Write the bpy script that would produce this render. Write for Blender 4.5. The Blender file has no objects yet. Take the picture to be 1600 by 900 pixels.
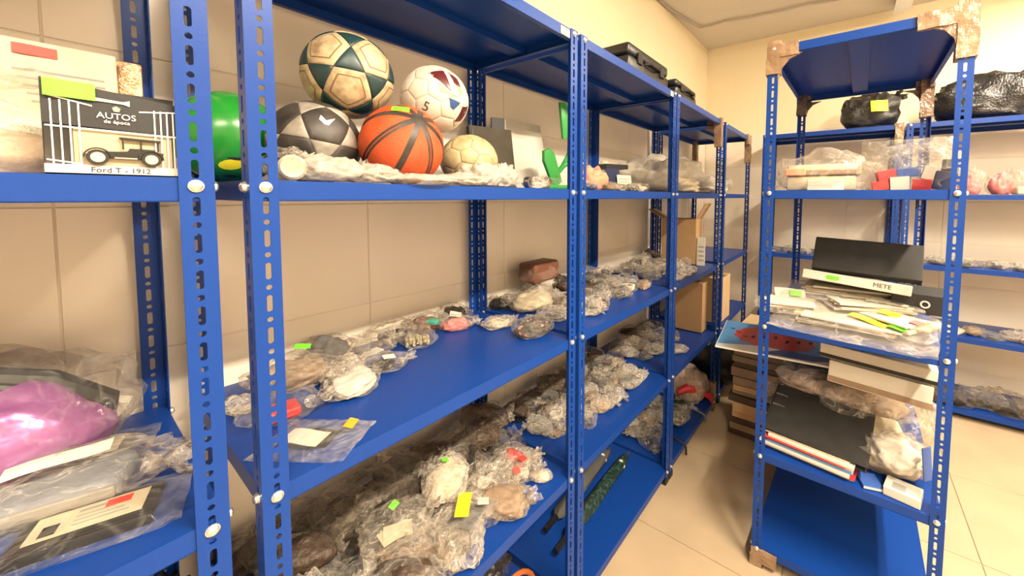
import bpy, bmesh, math, random
from mathutils import Vector, Matrix, noise, Quaternion
PI = math.pi
scene = bpy.context.scene
COL = scene.collection

# ------------------------------------------------------------------ camera
CAM = Vector((.705, -.194, 1.4864)); YAW, PITCH, ROLL = .6413, -.0561, .0052
FPX, PPX, PPY = 598.9, 879.94, 339.79
_f = Vector((-math.sin(YAW)*math.cos(PITCH), math.cos(YAW)*math.cos(PITCH), math.sin(PITCH)))
_r = Vector((math.cos(YAW), math.sin(YAW), 0)); _u = _r.cross(_f)
CR = _r*math.cos(ROLL)+_u*math.sin(ROLL); CU = -_r*math.sin(ROLL)+_u*math.cos(ROLL)
cd = bpy.data.cameras.new('camera'); cam = bpy.data.objects.new('camera', cd); COL.objects.link(cam)
cd.sensor_fit = 'HORIZONTAL'; cd.sensor_width = 36; cd.lens = FPX/1600*36
cd.shift_x = (800-PPX)/1600; cd.shift_y = (PPY-450)/1600; cd.clip_start = .02
cam.matrix_world = Matrix(((CR.x, CU.x, -_f.x, CAM.x), (CR.y, CU.y, -_f.y, CAM.y), (CR.z, CU.z, -_f.z, CAM.z), (0, 0, 0, 1)))
scene.camera = cam
# ------------------------------------------------------------------ world, light, exposure
w = bpy.data.worlds.new('world'); scene.world = w; w.use_nodes = True
w.node_tree.nodes['Background'].inputs[0].default_value = (1, .85, .65, 1)
w.node_tree.nodes['Background'].inputs[1].default_value = .05
LIGHT_COL = (1.0, .855, .66)
LAMPS = [  # x, y centre of each ceiling fitting, watts
    (1.95, 2.75, 42), (1.75, .55, 72), (1.75, -1.1, 40)]
vs = scene.view_settings
vs.view_transform = 'Standard'; vs.look = 'None'; vs.gamma = 1; vs.use_curve_mapping = False
vs.exposure = 1.25
scene.cycles.transparent_max_bounces = 24
scene.cycles.max_bounces = 10

# ------------------------------------------------------------------ dimensions
ZT, ZU, ZM, ZL, ZB = 2.0, 1.508, 1.023, .557, .071
WALLX, BACKY, CEIL = -.524, 3.92, 2.99
RIGHTX, NEARY = 2.9, -2.2
DEP = .49

# ------------------------------------------------------------------ materials
M = {}
def newmat(name):
    m = bpy.data.materials.new(name); m.use_nodes = True
    nt = m.node_tree; b = nt.nodes['Principled BSDF']; M[name] = m
    return m, nt, b
def N(nt, typ, **kw):
    n = nt.nodes.new(typ)
    for k, v in kw.items():
        if k in n.inputs.keys(): n.inputs[k].default_value = v
        else: setattr(n, k, v)
    return n
def mat(name, col, rough=.5, metal=0, var=.0, scale=8, bump=0, bscale=60, spec=.5, col2=None, coat=0, p0=.35, p1=.68):
    m, nt, b = newmat(name)
    b.inputs['Base Color'].default_value = (*col, 1); b.inputs['Roughness'].default_value = rough
    b.inputs['Metallic'].default_value = metal; b.inputs['Specular IOR Level'].default_value = spec
    if coat: b.inputs['Coat Weight'].default_value = coat
    if var or col2:
        tc = N(nt, 'ShaderNodeTexCoord'); no = N(nt, 'ShaderNodeTexNoise', Scale=scale, Detail=4.0)
        nt.links.new(tc.outputs['Object'], no.inputs['Vector'])
        rp = N(nt, 'ShaderNodeValToRGB'); rp.color_ramp.elements[0].position = p0; rp.color_ramp.elements[1].position = p1
        c2 = col2 or tuple(max(0, c*(1-var)) for c in col)
        rp.color_ramp.elements[0].color = (*c2, 1); rp.color_ramp.elements[1].color = (*col, 1)
        nt.links.new(no.outputs['Fac'], rp.inputs['Fac']); nt.links.new(rp.outputs['Color'], b.inputs['Base Color'])
    if bump:
        tc = N(nt, 'ShaderNodeTexCoord'); no = N(nt, 'ShaderNodeTexNoise', Scale=bscale, Detail=3.0)
        nt.links.new(tc.outputs['Object'], no.inputs['Vector'])
        bp = N(nt, 'ShaderNodeBump', Strength=bump, Distance=.01)
        nt.links.new(no.outputs['Fac'], bp.inputs['Height']); nt.links.new(bp.outputs['Normal'], b.inputs['Normal'])
    return m
def film(name, base, tint=(.93, .9, .85), rough=.16, crease=.55, scale=3.0, edge=.5, bump=.45):
    m, nt, b = newmat(name)
    b.inputs['Base Color'].default_value = (*tint, 1); b.inputs['Roughness'].default_value = rough
    b.inputs['Specular IOR Level'].default_value = .8
    out = nt.nodes['Material Output']
    tc = N(nt, 'ShaderNodeTexCoord'); oi = N(nt, 'ShaderNodeObjectInfo')
    ad = N(nt, 'ShaderNodeVectorMath', operation='ADD')
    sc = N(nt, 'ShaderNodeVectorMath', operation='SCALE'); sc.inputs['Scale'].default_value = 1.0
    cx = N(nt, 'ShaderNodeCombineXYZ'); mu = N(nt, 'ShaderNodeMath', operation='MULTIPLY'); mu.inputs[1].default_value = 40
    nt.links.new(oi.outputs['Random'], mu.inputs[0])
    for i in range(3): nt.links.new(mu.outputs[0], cx.inputs[i])
    nt.links.new(tc.outputs['Object'], ad.inputs[0]); nt.links.new(cx.outputs[0], ad.inputs[1])
    no = N(nt, 'ShaderNodeTexNoise', Scale=scale, Detail=3.0, Distortion=1.2)
    nt.links.new(ad.outputs[0], no.inputs['Vector'])
    s = N(nt, 'ShaderNodeMath', operation='SUBTRACT'); s.inputs[1].default_value = .5
    a = N(nt, 'ShaderNodeMath', operation='ABSOLUTE')
    nt.links.new(no.outputs['Fac'], s.inputs[0]); nt.links.new(s.outputs[0], a.inputs[0])
    mr = N(nt, 'ShaderNodeMapRange'); mr.inputs['From Min'].default_value = .0; mr.inputs['From Max'].default_value = .03
    mr.inputs['To Min'].default_value = crease; mr.inputs['To Max'].default_value = 0
    nt.links.new(a.outputs[0], mr.inputs['Value'])
    lw = N(nt, 'ShaderNodeLayerWeight', Blend=.25)
    em = N(nt, 'ShaderNodeMath', operation='MULTIPLY_ADD'); em.inputs[1].default_value = edge; em.inputs[2].default_value = base
    nt.links.new(lw.outputs['Facing'], em.inputs[0])
    fa = N(nt, 'ShaderNodeMath', operation='ADD', use_clamp=True)
    nt.links.new(em.outputs[0], fa.inputs[0]); nt.links.new(mr.outputs[0], fa.inputs[1])
    vo = N(nt, 'ShaderNodeTexVoronoi', Scale=3.2); nt.links.new(ad.outputs[0], vo.inputs['Vector'])
    hs = N(nt, 'ShaderNodeMath', operation='MULTIPLY_ADD'); hs.inputs[1].default_value = .7
    nt.links.new(vo.outputs['Distance'], hs.inputs[0]); nt.links.new(no.outputs['Fac'], hs.inputs[2])
    bp = N(nt, 'ShaderNodeBump', Strength=bump, Distance=.06); nt.links.new(hs.outputs[0], bp.inputs['Height'])
    nt.links.new(bp.outputs['Normal'], b.inputs['Normal'])
    tr = N(nt, 'ShaderNodeBsdfTransparent'); tr.inputs[0].default_value = (.97, .96, .94, 1)
    mx = N(nt, 'ShaderNodeMixShader')
    nt.links.new(fa.outputs[0], mx.inputs[0]); nt.links.new(tr.outputs[0], mx.inputs[1]); nt.links.new(b.outputs[0], mx.inputs[2])
    nt.links.new(mx.outputs[0], out.inputs['Surface'])
    return m
mat('blue_paint', (.005, .041, .235), .34, bump=.03, bscale=300, spec=.25)
mat('zinc', (.78, .76, .72), .3, .9)
mat('foot_black', (.012, .012, .014), .5)
mat('tile_wall', (.82, .735, .61), .22, var=.07, scale=2.5, spec=.5)
mat('grout_wall', (.74, .66, .54), .9)
mat('paint_room', (.60, .53, .43), .8)
mat('paint_wall', (.84, .73, .49), .8, var=.04, scale=2, bump=.05, bscale=80)
mat('paint_ceiling', (.74, .68, .58), .85, var=.04, scale=3)
mat('tile_floor', (.47, .36, .235), .38, var=.13, scale=3.5, bump=.02, bscale=30)
mat('grout_floor', (.36, .28, .19), .9)
mat('cable_grey', (.45, .40, .34), .6)
mat('lamp_body', (.8, .8, .8), .5)
mat('brown_tape', (.28, .18, .11), .22, col2=(.17, .10, .06), scale=14, bump=.5, bscale=45)
mat('pale_tape', (.33, .22, .14), .2, col2=(.19, .12, .07), scale=14, bump=.5, bscale=45)
mat('dark_tape', (.10, .075, .06), .35, col2=(.06, .045, .035), scale=20, bump=.4)
mat('cardboard', (.46, .29, .14), .8, var=.12, scale=6)
mat('cardboard_pale', (.62, .44, .24), .8, var=.1, scale=6)
mat('white_paper', (.56, .525, .45), .75, var=.05, scale=10)
mat('cream', (.58, .50, .35), .7, var=.12, scale=12)
mat('note_mint', (.66, .78, .66), .7)
mat('note_green', (.16, .80, .03), .5)
mat('note_yellow', (.85, .76, .02), .5)
mat('note_red', (.75, .05, .03), .5)
mat('note_orange', (.9, .32, .02), .5)
mat('black_card', (.012, .012, .013), .55, var=.2)
mat('charcoal', (.022, .020, .018), .55, var=.3, scale=20, spec=.3)
mat('black_plastic', (.010, .010, .011), .32)
mat('bin_bag', (.010, .010, .011), .2, bump=.6, bscale=35, spec=.7)
mat('brown_leather', (.07, .042, .027), .5, var=.45, scale=4, bump=.6, bscale=6)
mat('tan', (.28, .19, .12), .6, var=.2)
mat('rust', (.22, .085, .045), .5, col2=(.10, .035, .018), scale=5, bump=.5, bscale=8)
mat('folder_grey', (.07, .060, .045), .8, var=.3, scale=14, spec=.1)
mat('grey_cloth', (.16, .15, .145), .85, var=.3, scale=14, bump=.3)
mat('slate', (.23, .25, .29), .8, var=.2, scale=30, bump=.2, bscale=150)
mat('navy', (.015, .025, .08), .5, var=.2)
mat('teal', (.02, .38, .28), .5)
mat('red', (.55, .03, .03), .5, var=.15)
mat('pink', (.70, .20, .20), .6, var=.2)
mat('salmon', (.80, .30, .17), .6)
mat('purple_foil', (.42, .15, .40), .28, metal=.25, col2=(.22, .06, .21), scale=2.2, bump=.35, bscale=4)
mat('olive', (.10, .10, .05), .6, var=.3)
mat('toy_green', (.03, .27, .05), .4)
mat('ball_green', (.015, .21, .025), .25)
mat('bottle_green', (.004, .018, .015), .5, col2=(.03, .07, .055), scale=70, p0=.4, p1=.5)
mat('umbrella_black', (.015, .015, .018), .55, var=.3)
mat('umbrella_grey', (.09, .085, .08), .6, var=.3)
mat('orange_handle', (.50, .13, .03), .35)
mat('steel', (.55, .53, .5), .3, 1)
mat('ball_cream', (.52, .415, .25), .5, col2=(.26, .17, .09), scale=38, bump=.15, p0=.30, p1=.58)
mat('ball_line', (.16, .08, .04), .6)
mat('ball_darkgreen', (.014, .045, .05), .4, var=.3)
mat('ball_black', (.055, .047, .04), .5, var=.55, scale=40)
mat('ball_grey', (.36, .325, .27), .5, var=.45, scale=40)
mat('ball_orange', (.60, .085, .018), .5, var=.25, scale=30, bump=.4, bscale=500)
mat('ball_white', (.64, .58, .49), .4, var=.2, scale=30)
mat('ball_maroon', (.075, .008, .010), .4)
mat('ball_blue', (.02, .06, .17), .4)
mat('ball_gold', (.55, .36, .14), .45)
mat('ball_dirty', (.50, .40, .22), .55, col2=(.30, .21, .09), scale=30, p0=.3, p1=.6)
mat('seam_dark', (.05, .035, .025), .7)
mat('seam_pale', (.45, .38, .29), .7)
mat('ink', (.02, .02, .025), .6)
mat('ink_grey', (.28, .27, .25), .6)
mat('ink_white', (.9, .88, .82), .6)
mat('poster_sky', (.10, .36, .75), .35)
mat('poster_red', (.62, .035, .03), .35)
mat('poster_navy', (.04, .10, .36), .35)
mat('poster_white', (.85, .83, .78), .35)
mat('poster_yellow', (.75, .50, .12), .5)
mat('skin_print', (.66, .52, .38), .5, var=.2, scale=30)
mat('print_pale', (.74, .74, .58), .5, col2=(.35, .34, .27), scale=55)
mat('print_beige', (.72, .60, .43), .6, col2=(.62, .48, .33), scale=12)
mat('foil_copper', (.62, .36, .20), .3, metal=.4, col2=(.38, .2, .1), scale=35, bump=.6, bscale=60)
mat('camo', (.28, .26, .17), .7, col2=(.03, .035, .025), scale=4, p0=.46, p1=.5)
mat('flower', (.045, .04, .03), .6, col2=(.75, .27, .17), scale=3.2, p0=.38, p1=.42)
mat('stripes', (.72, .62, .38), .6, col2=(.10, .085, .06), scale=7)
film('film_clear', .03, tint=(.7, .66, .6), crease=.08, scale=1.6, edge=.30, rough=.1)
film('film_hazy', .06, tint=(.72, .65, .56), crease=.20, scale=1.9, edge=.30, rough=.12)
film('film_sheet', .40, tint=(.62, .57, .49), crease=.10, scale=1.5, edge=.35, rough=.25, bump=.25)
film('film_white', .22, tint=(.70, .63, .54), crease=.26, scale=2.2, edge=.45, rough=.16)
film('film_smoky', .03, tint=(.26, .21, .165), crease=.10, scale=1.6, edge=.30, rough=.13)
film('film_flat', .02, tint=(.7, .66, .6), crease=.06, scale=1.2, edge=.22, rough=.1)
film('film_pinkish', .45, tint=(.60, .46, .38), crease=.2, scale=2.5, edge=.4)

# ------------------------------------------------------------------ helpers
def link(o, parent=None):
    COL.objects.link(o)
    if parent is not None: o.parent = parent
    return o
def tag(o, label, cat, group=None):
    o['label'] = label; o['category'] = cat
    if group: o['group'] = group
    return o
def thing(name, label, cat, loc=(0, 0, 0), rz=0, group=None):
    o = bpy.data.objects.new(name, None); o.empty_display_size = .05; link(o)
    o.location = loc; o.rotation_euler = (0, 0, rz)
    return tag(o, label, cat, group)
class MB:
    def __init__(s): s.v = []; s.f = []; s.m = []
    def add(s, vs, fs, mi=0):
        b = len(s.v); s.v += [tuple(v) for v in vs]; s.f += [tuple(i+b for i in f) for f in fs]; s.m += [mi]*len(fs); return s
    def box(s, x0, x1, y0, y1, z0, z1, mi=0, M4=None):
        vs = [Vector((x, y, z)) for x in (x0, x1) for y in (y0, y1) for z in (z0, z1)]
        if M4 is not None: vs = [M4 @ v for v in vs]
        return s.add(vs, [(0, 1, 3, 2), (4, 6, 7, 5), (0, 4, 5, 1), (2, 3, 7, 6), (0, 2, 6, 4), (1, 5, 7, 3)], mi)
    def prism(s, pts, z0, z1, mi=0, M4=None):
        n = len(pts); vs = [Vector((x, y, z0)) for x, y in pts]+[Vector((x, y, z1)) for x, y in pts]
        if M4 is not None: vs = [M4 @ v for v in vs]
        return s.add(vs, [tuple(range(n))[::-1], tuple(range(n, 2*n))]+[(i, (i+1) % n, n+(i+1) % n, n+i) for i in range(n)], mi)
    def tube(s, path, r, n=8, mi=0, cap=True):
        path = [Vector(p) for p in path]; rr = r if isinstance(r, (list, tuple)) else [r]*len(path)
        rings = []; up = None
        for i, p in enumerate(path):
            t = (path[min(i+1, len(path)-1)]-path[max(i-1, 0)]).normalized()
            if up is None: up = Vector((0, 0, 1)) if abs(t.z) < .9 else Vector((1, 0, 0))
            a = (up - t*up.dot(t)).normalized(); b = t.cross(a); up = a
            rings.append([p+(a*math.cos(2*PI*k/n)+b*math.sin(2*PI*k/n))*rr[i] for k in range(n)])
        vs = [v for g in rings for v in g]; fs = []
        for i in range(len(path)-1):
            for k in range(n): fs.append((i*n+k, i*n+(k+1) % n, (i+1)*n+(k+1) % n, (i+1)*n+k))
        if cap: fs += [tuple(range(n))[::-1], tuple((len(path)-1)*n+k for k in range(n))]
        return s.add(vs, fs, mi)
    def lathe(s, prof, n=16, mi=0, c=(0, 0, 0)):
        c = Vector(c); vs = []; fs = []
        for r, z in prof:
            for k in range(n): vs.append(c+Vector((r*math.cos(2*PI*k/n), r*math.sin(2*PI*k/n), z)))
        for i in range(len(prof)-1):
            for k in range(n): fs.append((i*n+k, i*n+(k+1) % n, (i+1)*n+(k+1) % n, (i+1)*n+k))
        fs += [tuple(range(n))[::-1], tuple((len(prof)-1)*n+k for k in range(n))]
        return s.add(vs, fs, mi)
    def mesh(s, name, mats, smooth=False, bevel=0, seg=2, weld=False):
        me = bpy.data.meshes.new(name); me.from_pydata(s.v, [], s.f)
        for m in (mats if isinstance(mats, (list, tuple)) else [mats]): me.materials.append(M[m])
        me.polygons.foreach_set('material_index', s.m)
        bm = bmesh.new(); bm.from_mesh(me)
        if weld: bmesh.ops.remove_doubles(bm, verts=bm.verts, dist=1e-5)
        if bevel: bmesh.ops.bevel(bm, geom=list(bm.edges), offset=bevel, segments=seg, affect='EDGES', profile=.5, clamp_overlap=True)
        bmesh.ops.recalc_face_normals(bm, faces=bm.faces); bm.to_mesh(me); bm.free()
        if smooth:
            me.polygons.foreach_set('use_smooth', [True]*len(me.polygons))
            if smooth != 'all': me.set_sharp_from_angle(angle=math.radians(40))
        me.update(); return me
    def build(s, name, mats, parent=None, **k):
        return link(bpy.data.objects.new(name, s.mesh(name, mats, **k)), parent)
def inst(name, me, parent=None, loc=(0, 0, 0), rot=(0, 0, 0), sc=(1, 1, 1)):
    o = bpy.data.objects.new(name, me); link(o, parent); o.location = loc; o.rotation_euler = rot; o.scale = sc; return o
def struct(o): o['kind'] = 'structure'; return o
def text_mesh(txt, size, matname, depth=.0004):
    cu = bpy.data.curves.new('t', 'FONT'); cu.body = txt; cu.size = size; cu.align_x = 'CENTER'; cu.align_y = 'CENTER'; cu.extrude = depth; cu.resolution_u = 3
    o = bpy.data.objects.new('t', cu); COL.objects.link(o); dg = bpy.context.evaluated_depsgraph_get(); dg.update()
    me = bpy.data.meshes.new_from_object(o.evaluated_get(dg)); bpy.data.objects.remove(o); bpy.data.curves.remove(cu)
    me.materials.clear(); me.materials.append(M[matname]); me.name = 'lettering'; return me
def basis(X, Y, Z, loc):
    X, Y, Z = Vector(X), Vector(Y), Vector(Z)
    return Matrix(((X.x, Y.x, Z.x, loc[0]), (X.y, Y.y, Z.y, loc[1]), (X.z, Y.z, Z.z, loc[2]), (0, 0, 0, 1)))
FACE_X = lambda loc: basis((0, 1, 0), (0, 0, 1), (1, 0, 0), loc)      # flat thing that faces +x
FACE_NY = lambda loc: basis((1, 0, 0), (0, 0, 1), (0, -1, 0), loc)    # flat thing that faces -y
def fbm(p, o=3):
    a, s, t = 1, 0, 0
    for _ in range(o): s += a*noise.noise(p); t += a; p = p*2.03; a *= .5
    return s/t
def ridge(p): return 1-2*abs(noise.noise(p))

# ------------------------------------------------------------------ room shell
def room():
    t = .12
    fl = MB().box(WALLX-t, RIGHTX+t, NEARY-t, BACKY+t, -.1, -.004).build('floor', 'grout_floor'); struct(fl)
    P = .645; g = .0025; me = MB().box(-P/2+g, P/2-g, -P/2+g, P/2-g, -.004, 0).mesh('tile', 'tile_floor', bevel=.001, seg=1)
    y = 1.37-P*6
    while y < BACKY:
        x = -.10-P
        while x < RIGHTX:
            x0, x1, y0, y1 = max(x, WALLX), min(x+P, RIGHTX), max(y, NEARY), min(y+P, BACKY)
            if x1-x0 > .02 and y1-y0 > .02:
                o = inst('tile', me, fl, ((x0+x1)/2, (y0+y1)/2, 0), sc=((x1-x0)/P, (y1-y0)/P, 1))
            x += P
        y += P
    struct(MB().box(WALLX-t, RIGHTX+t, NEARY-t, BACKY+t, CEIL, CEIL+.1).build('ceiling', 'paint_ceiling'))
    L = MB().box(WALLX-t, WALLX, NEARY-t, BACKY+t, 0, 2.1, 1).box(WALLX-t, WALLX, NEARY-t, BACKY+t, 2.1, CEIL, 0).build('wall_left', ['paint_wall', 'grout_wall']); struct(L)
    B = MB().box(WALLX, RIGHTX, BACKY, BACKY+t, 0, 2.1, 1).box(WALLX, RIGHTX, BACKY, BACKY+t, 2.1, CEIL, 0).build('wall_back', ['paint_wall', 'grout_wall']); struct(B)
    struct(MB().box(RIGHTX, RIGHTX+t, NEARY-t, BACKY+t, 0, CEIL).build('wall_right', 'paint_room'))
    struct(MB().box(WALLX, RIGHTX, NEARY-t, NEARY, 0, CEIL).build('wall_near', 'paint_room'))
    W, H = .6, .32; g = .0016
    me = MB().box(-.004, .0025, -W/2+g, W/2-g, -H/2+g, H/2-g).mesh('tile', 'tile_wall', bevel=.0008, seg=1)
    zs = [(0, .18)]+[(.18+H*i, .18+H*(i+1)) for i in range(6)]
    for z0, z1 in zs:
        y = -.19-3*W
        while y < BACKY:
            y0, y1 = max(y, NEARY), min(y+W, BACKY-.008)
            if y1-y0 > .02: inst('tile', me, L, (WALLX, (y0+y1)/2, (z0+z1)/2), sc=(1, (y1-y0)/W, (z1-z0)/H))
            y += W
        x = WALLX+.008
        while x < RIGHTX:
            x1 = min(x+W, RIGHTX)
            if x1-x > .02: inst('tile', me, B, ((x+x1)/2, BACKY, (z0+z1)/2), (0, 0, -PI/2), (1, (x1-x)/W, (z1-z0)/H))
            x += W
    # surface cable along the ceiling
    mb = MB(); rnd = random.Random(4)
    pts = [(-.51, y, CEIL-.012+.004*math.sin(y*9)) for y in [NEARY+i*.2 for i in range(26)] if y < 3.25]
    pts += [(-.51+i*.1, 3.28+.03*i*.4+.01*math.sin(i*1.3), CEIL-.012-.006*abs(math.sin(i*2.1))) for i in range(1, 30)]
    mb.tube(pts, .009, 8); tag(mb.build('ceiling_cable', 'cable_grey', smooth=True), 'thin grey cable run along the ceiling edge above the left shelving row', 'cable')
room()
t = thing('ceiling_trunking', 'grey metal trunking fixed to the ceiling above the free-standing rack', 'trunking', (.97, 3.0, CEIL))
MB().box(-.045, .045, -1.6, .80, -.07, 0).build('channel', 'cable_grey', t, bevel=.004); MB().box(-.05, .05, -1.6, .80, -.078, -.0705).build('cover_strip', 'lamp_body', t, bevel=.002)

def lamp(x, y, watts, label):
    L = .62
    t = thing('ceiling_light', label, 'ceiling light', (x, y, CEIL))
    MB().box(-.04, .04, -L, L, -.06, 0).build('housing', 'lamp_body', t, bevel=.008)
    m, nt, b = (None,)*3
    if 'tube_glow' not in M:
        m, nt, b = newmat('tube_glow'); b.inputs['Base Color'].default_value = (.9, .9, .9, 1)
        b.inputs['Emission Color'].default_value = (*LIGHT_COL, 1); b.inputs['Emission Strength'].default_value = 40
    MB().tube([(0, -L+.03, -.082), (0, L-.03, -.082)], .016, 12).build('tube', 'tube_glow', t, smooth=True)
    for s in (-1, 1): MB().box(-.02, .02, s*L-.02, s*L+.02, -.1, -.05).build('end_cap', 'lamp_body', t, bevel=.004)
    ld = bpy.data.lights.new('lamp_light', 'AREA'); ld.shape = 'RECTANGLE'; ld.size = .09; ld.size_y = 2*L-.06; ld.energy = watts; ld.color = LIGHT_COL
    lo = bpy.data.objects.new('lamp_light', ld); link(lo, t); lo.location = (0, 0, -.105)
for (x, y, wt), lb in zip(LAMPS, ('fluorescent ceiling light right of the rack, out of view', 'fluorescent ceiling light right of the camera, out of view', 'fluorescent ceiling light behind the camera')):
    lamp(x, y, wt, lb)

# ------------------------------------------------------------------ shelving
UW, UT = .036, .002
def upright_mesh(H=2.0):
    bm = bmesh.new(); per = .05; n = int(round(H/per)); cx = UW*.54
    def ring(cz, hw, hl, k):   # rounded slot outline
        pts = []
        for i in range(k):
            a = 2*PI*i/k+PI/k
            x = hw*math.cos(a); z = hw*math.sin(a)+(hl-hw)*(1 if math.sin(a) > 0 else -1)
            pts.append((cx+x, cz+z))
        return pts
    def outer(pts, x0, x1, z0, z1, cz):  # project each hole point on the cell border
        out = []
        for x, z in pts:
            dx, dz = x-cx, z-cz
            s = min(((x1-cx)/dx if dx > 1e-9 else (x0-cx)/dx if dx < -1e-9 else 1e9), ((z1-cz)/dz if dz > 1e-9 else (z0-cz)/dz if dz < -1e-9 else 1e9))
            out.append((cx+dx*s, cz+dz*s))
        return out
    mb = MB()
    for leg in (0, 1):
        f = (lambda a, d, z: (a, d, z)) if leg == 0 else (lambda a, d, z: (d, a, z))
        for i in range(n):
            for z0, z1, hw, hl, k in ((i*per, i*per+.034, .004, .013, 12), (i*per+.034, (i+1)*per, .0043, .0043, 8)):
                cz = (z0+z1)/2; p = ring(cz, hw, hl, k); q = outer(p, 0, UW, z0, z1, cz)
                # add corners into the border by snapping nearest points
                for c in ((0, z0), (UW, z0), (0, z1), (UW, z1)):
                    j = min(range(k), key=lambda t: (q[t][0]-c[0])**2+(q[t][1]-c[1])**2); q[j] = c
                for d in (0, UT):
                    vs = [f(x, d, z) for x, z in p]+[f(x, d, z) for x, z in q]
                    mb.add(vs, [(j, (j+1) % k, k+(j+1) % k, k+j) for j in range(k)])
                vs = [f(x, 0, z) for x, z in p]+[f(x, UT, z) for x, z in p]
                mb.add(vs, [(j, (j+1) % k, k+(j+1) % k, k+j) for j in range(k)])
        vs = [f(UW, 0, 0), f(UW, UT, 0), f(UW, UT, H), f(UW, 0, H)]; mb.add(vs, [(0, 1, 2, 3)])
        vs = [f(0, 0, H), f(0, UT, H), f(UW, UT, H), f(UW, 0, H)]; mb.add(vs, [(0, 1, 2, 3)])
    me = bpy.data.meshes.new('upright'); me.from_pydata(mb.v, [], mb.f); me.materials.append(M['blue_paint']); me.update(); return me
UP = upright_mesh()
bm_ = MB().lathe([(.0002, .0075), (.004, .0072), (.0068, .005), (.0072, .0022), (.0084, .002), (.0086, 0), (.0002, 0)], 14)
BOLT = bm_.mesh('bolt', 'zinc', smooth=True)
FOOT = MB().box(-.002, .042, -.002, .042, 0, .012).box(-.002, .005, -.002, .042, .012, .03).box(.005, .042, -.002, .005, .012, .03).mesh('foot', 'foot_black')
def shelf_mesh(lx, ly):
    a = .0035; mb = MB(); x0, x1, y0, y1 = a, lx-a, a, ly-a; h = .032; r = .014; t = .0016
    mb.box(x0, x1, y0, y1, -.002, 0)
    mb.box(x0, x0+t, y0, y1, -h, -.002).box(x1-t, x1, y0, y1, -h, -.002).box(x0, x1, y0, y0+t, -h, -.002).box(x0, x1, y1-t, y1, -h, -.002)
    mb.box(x0, x0+r, y0, y1, -h, -h+t).box(x1-r, x1, y0, y1, -h, -h+t).box(x0, x1, y0, y0+r, -h, -h+t).box(x0, x1, y1-r, y1, -h, -h+t)
    return mb.mesh('shelf', 'blue_paint')
def rib_mesh(lx, ly):
    a = .006; mb = MB()
    if ly > lx: c = lx/2; mb.box(c-.03, c+.03, a, ly-a, -.022, -.0025)
    else: c = ly/2; mb.box(a, lx-a, c-.03, c+.03, -.022, -.0025)
    return mb.mesh('reinforcing_rib', 'blue_paint')
SHM = {}
def unit(x0, y0, lx, ly, zs, label, rz=0, H=2.0, group='blue slotted-angle shelving units'):
    t = thing('shelving_unit', label, 'shelving unit', (x0, y0, 0), rz, group)
    key = (round(lx, 3), round(ly, 3))
    if key not in SHM: SHM[key] = (shelf_mesh(lx, ly), rib_mesh(lx, ly))
    for z in zs:
        s = inst('shelf', SHM[key][0], t, (0, 0, z)); inst('reinforcing_rib', SHM[key][1], s)
    for k, (cx, cy) in enumerate(((0, 0), (lx, 0), (lx, ly), (0, ly))):
        u = inst('upright', UP, t, (cx, cy, .004), (0, 0, k*PI/2), (1, 1, (H-.002)/2.0))
        inst('foot', FOOT, t, (cx, cy, 0), (0, 0, k*PI/2))
        for z in zs:
            zz = (z-.015)/((H-.002)/2.0)
            b = inst('bolt', BOLT, u, (UW*.54, 0, zz), (PI/2, 0, 0))
            b = inst('bolt', BOLT, u, (0, UW*.54, zz), (0, -PI/2, 0))
    return t
ZS = (ZT, ZU, ZM, ZL, ZB)
L0 = .84
uA = unit(-DEP, -.056-L0, DEP, L0, ZS, 'blue slotted-angle shelving unit cut off by the left edge, holding the toy car pack')
uB = unit(-DEP, -.018, DEP, L0, ZS, 'blue slotted-angle shelving unit with the sports balls on its upper shelf')
uC = unit(-DEP, .842, DEP, L0, ZS, 'blue slotted-angle shelving unit right of the balls, with the green toy on its upper shelf')
uD = unit(-DEP, 1.697, DEP, L0, ZS, 'blue slotted-angle shelving unit in the left row that holds the cardboard boxes')
uE = unit(-DEP, 2.625, DEP, L0, ZS, 'last blue slotted-angle shelving unit of the left row, in the far corner')
uF = unit(.105, 3.40, .88, DEP, ZS, 'blue slotted-angle shelving unit on the back wall behind the free-standing rack')
uG = unit(1.005, 3.40, .88, DEP, ZS, 'blue slotted-angle shelving unit on the back wall cut off by the right edge')
TX, TY, TR, TW, TL = .4376, 1.4533, -.0186, .546, .905
TS = (2.049, 1.512, .9934, .4709, .085)
uT = unit(TX, TY, TW, TL, TS, 'free-standing blue shelving rack with taped corners in the aisle', TR, 2.06, None)
def TW2(x, y, z=0):
    c, s = math.cos(TR), math.sin(TR); return Vector((TX+x*c-y*s, TY+x*s+y*c, z))

# ---- tape wrapped corners
def tape_sleeve(parent, x0, x1, y0, y1, z0, z1, matn, seed, arm=None, name='tape_wrap'):
    """crumpled sleeve round an upright; arm = list of boxes (along the shelf lips)"""
    def sl(x0, x1, y0, y1, z0, z1):
        bm = bmesh.new(); bmesh.ops.create_cube(bm, size=1)
        for v in bm.verts: v.co = Vector(((x0 if v.co.x < 0 else x1), (y0 if v.co.y < 0 else y1), (z0 if v.co.z < 0 else z1)))
        bmesh.ops.subdivide_edges(bm, edges=bm.edges, cuts=7, use_grid_fill=True)
        for v in bm.verts:
            n = noise.noise_vector((v.co+Vector((seed, seed*2, 0)))*28); v.co += n*.004
        return bm
    me = bpy.data.meshes.new(name); bm = sl(x0, x1, y0, y1, z0, z1)
    for a in (arm or []):
        b2 = sl(*a); m2 = bpy.data.meshes.new('x'); b2.to_mesh(m2); b2.free(); bm.from_mesh(m2); bpy.data.meshes.remove(m2)
    bm.to_mesh(me); bm.free(); me.materials.append(M[matn]); return inst(name, me, parent)
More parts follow.
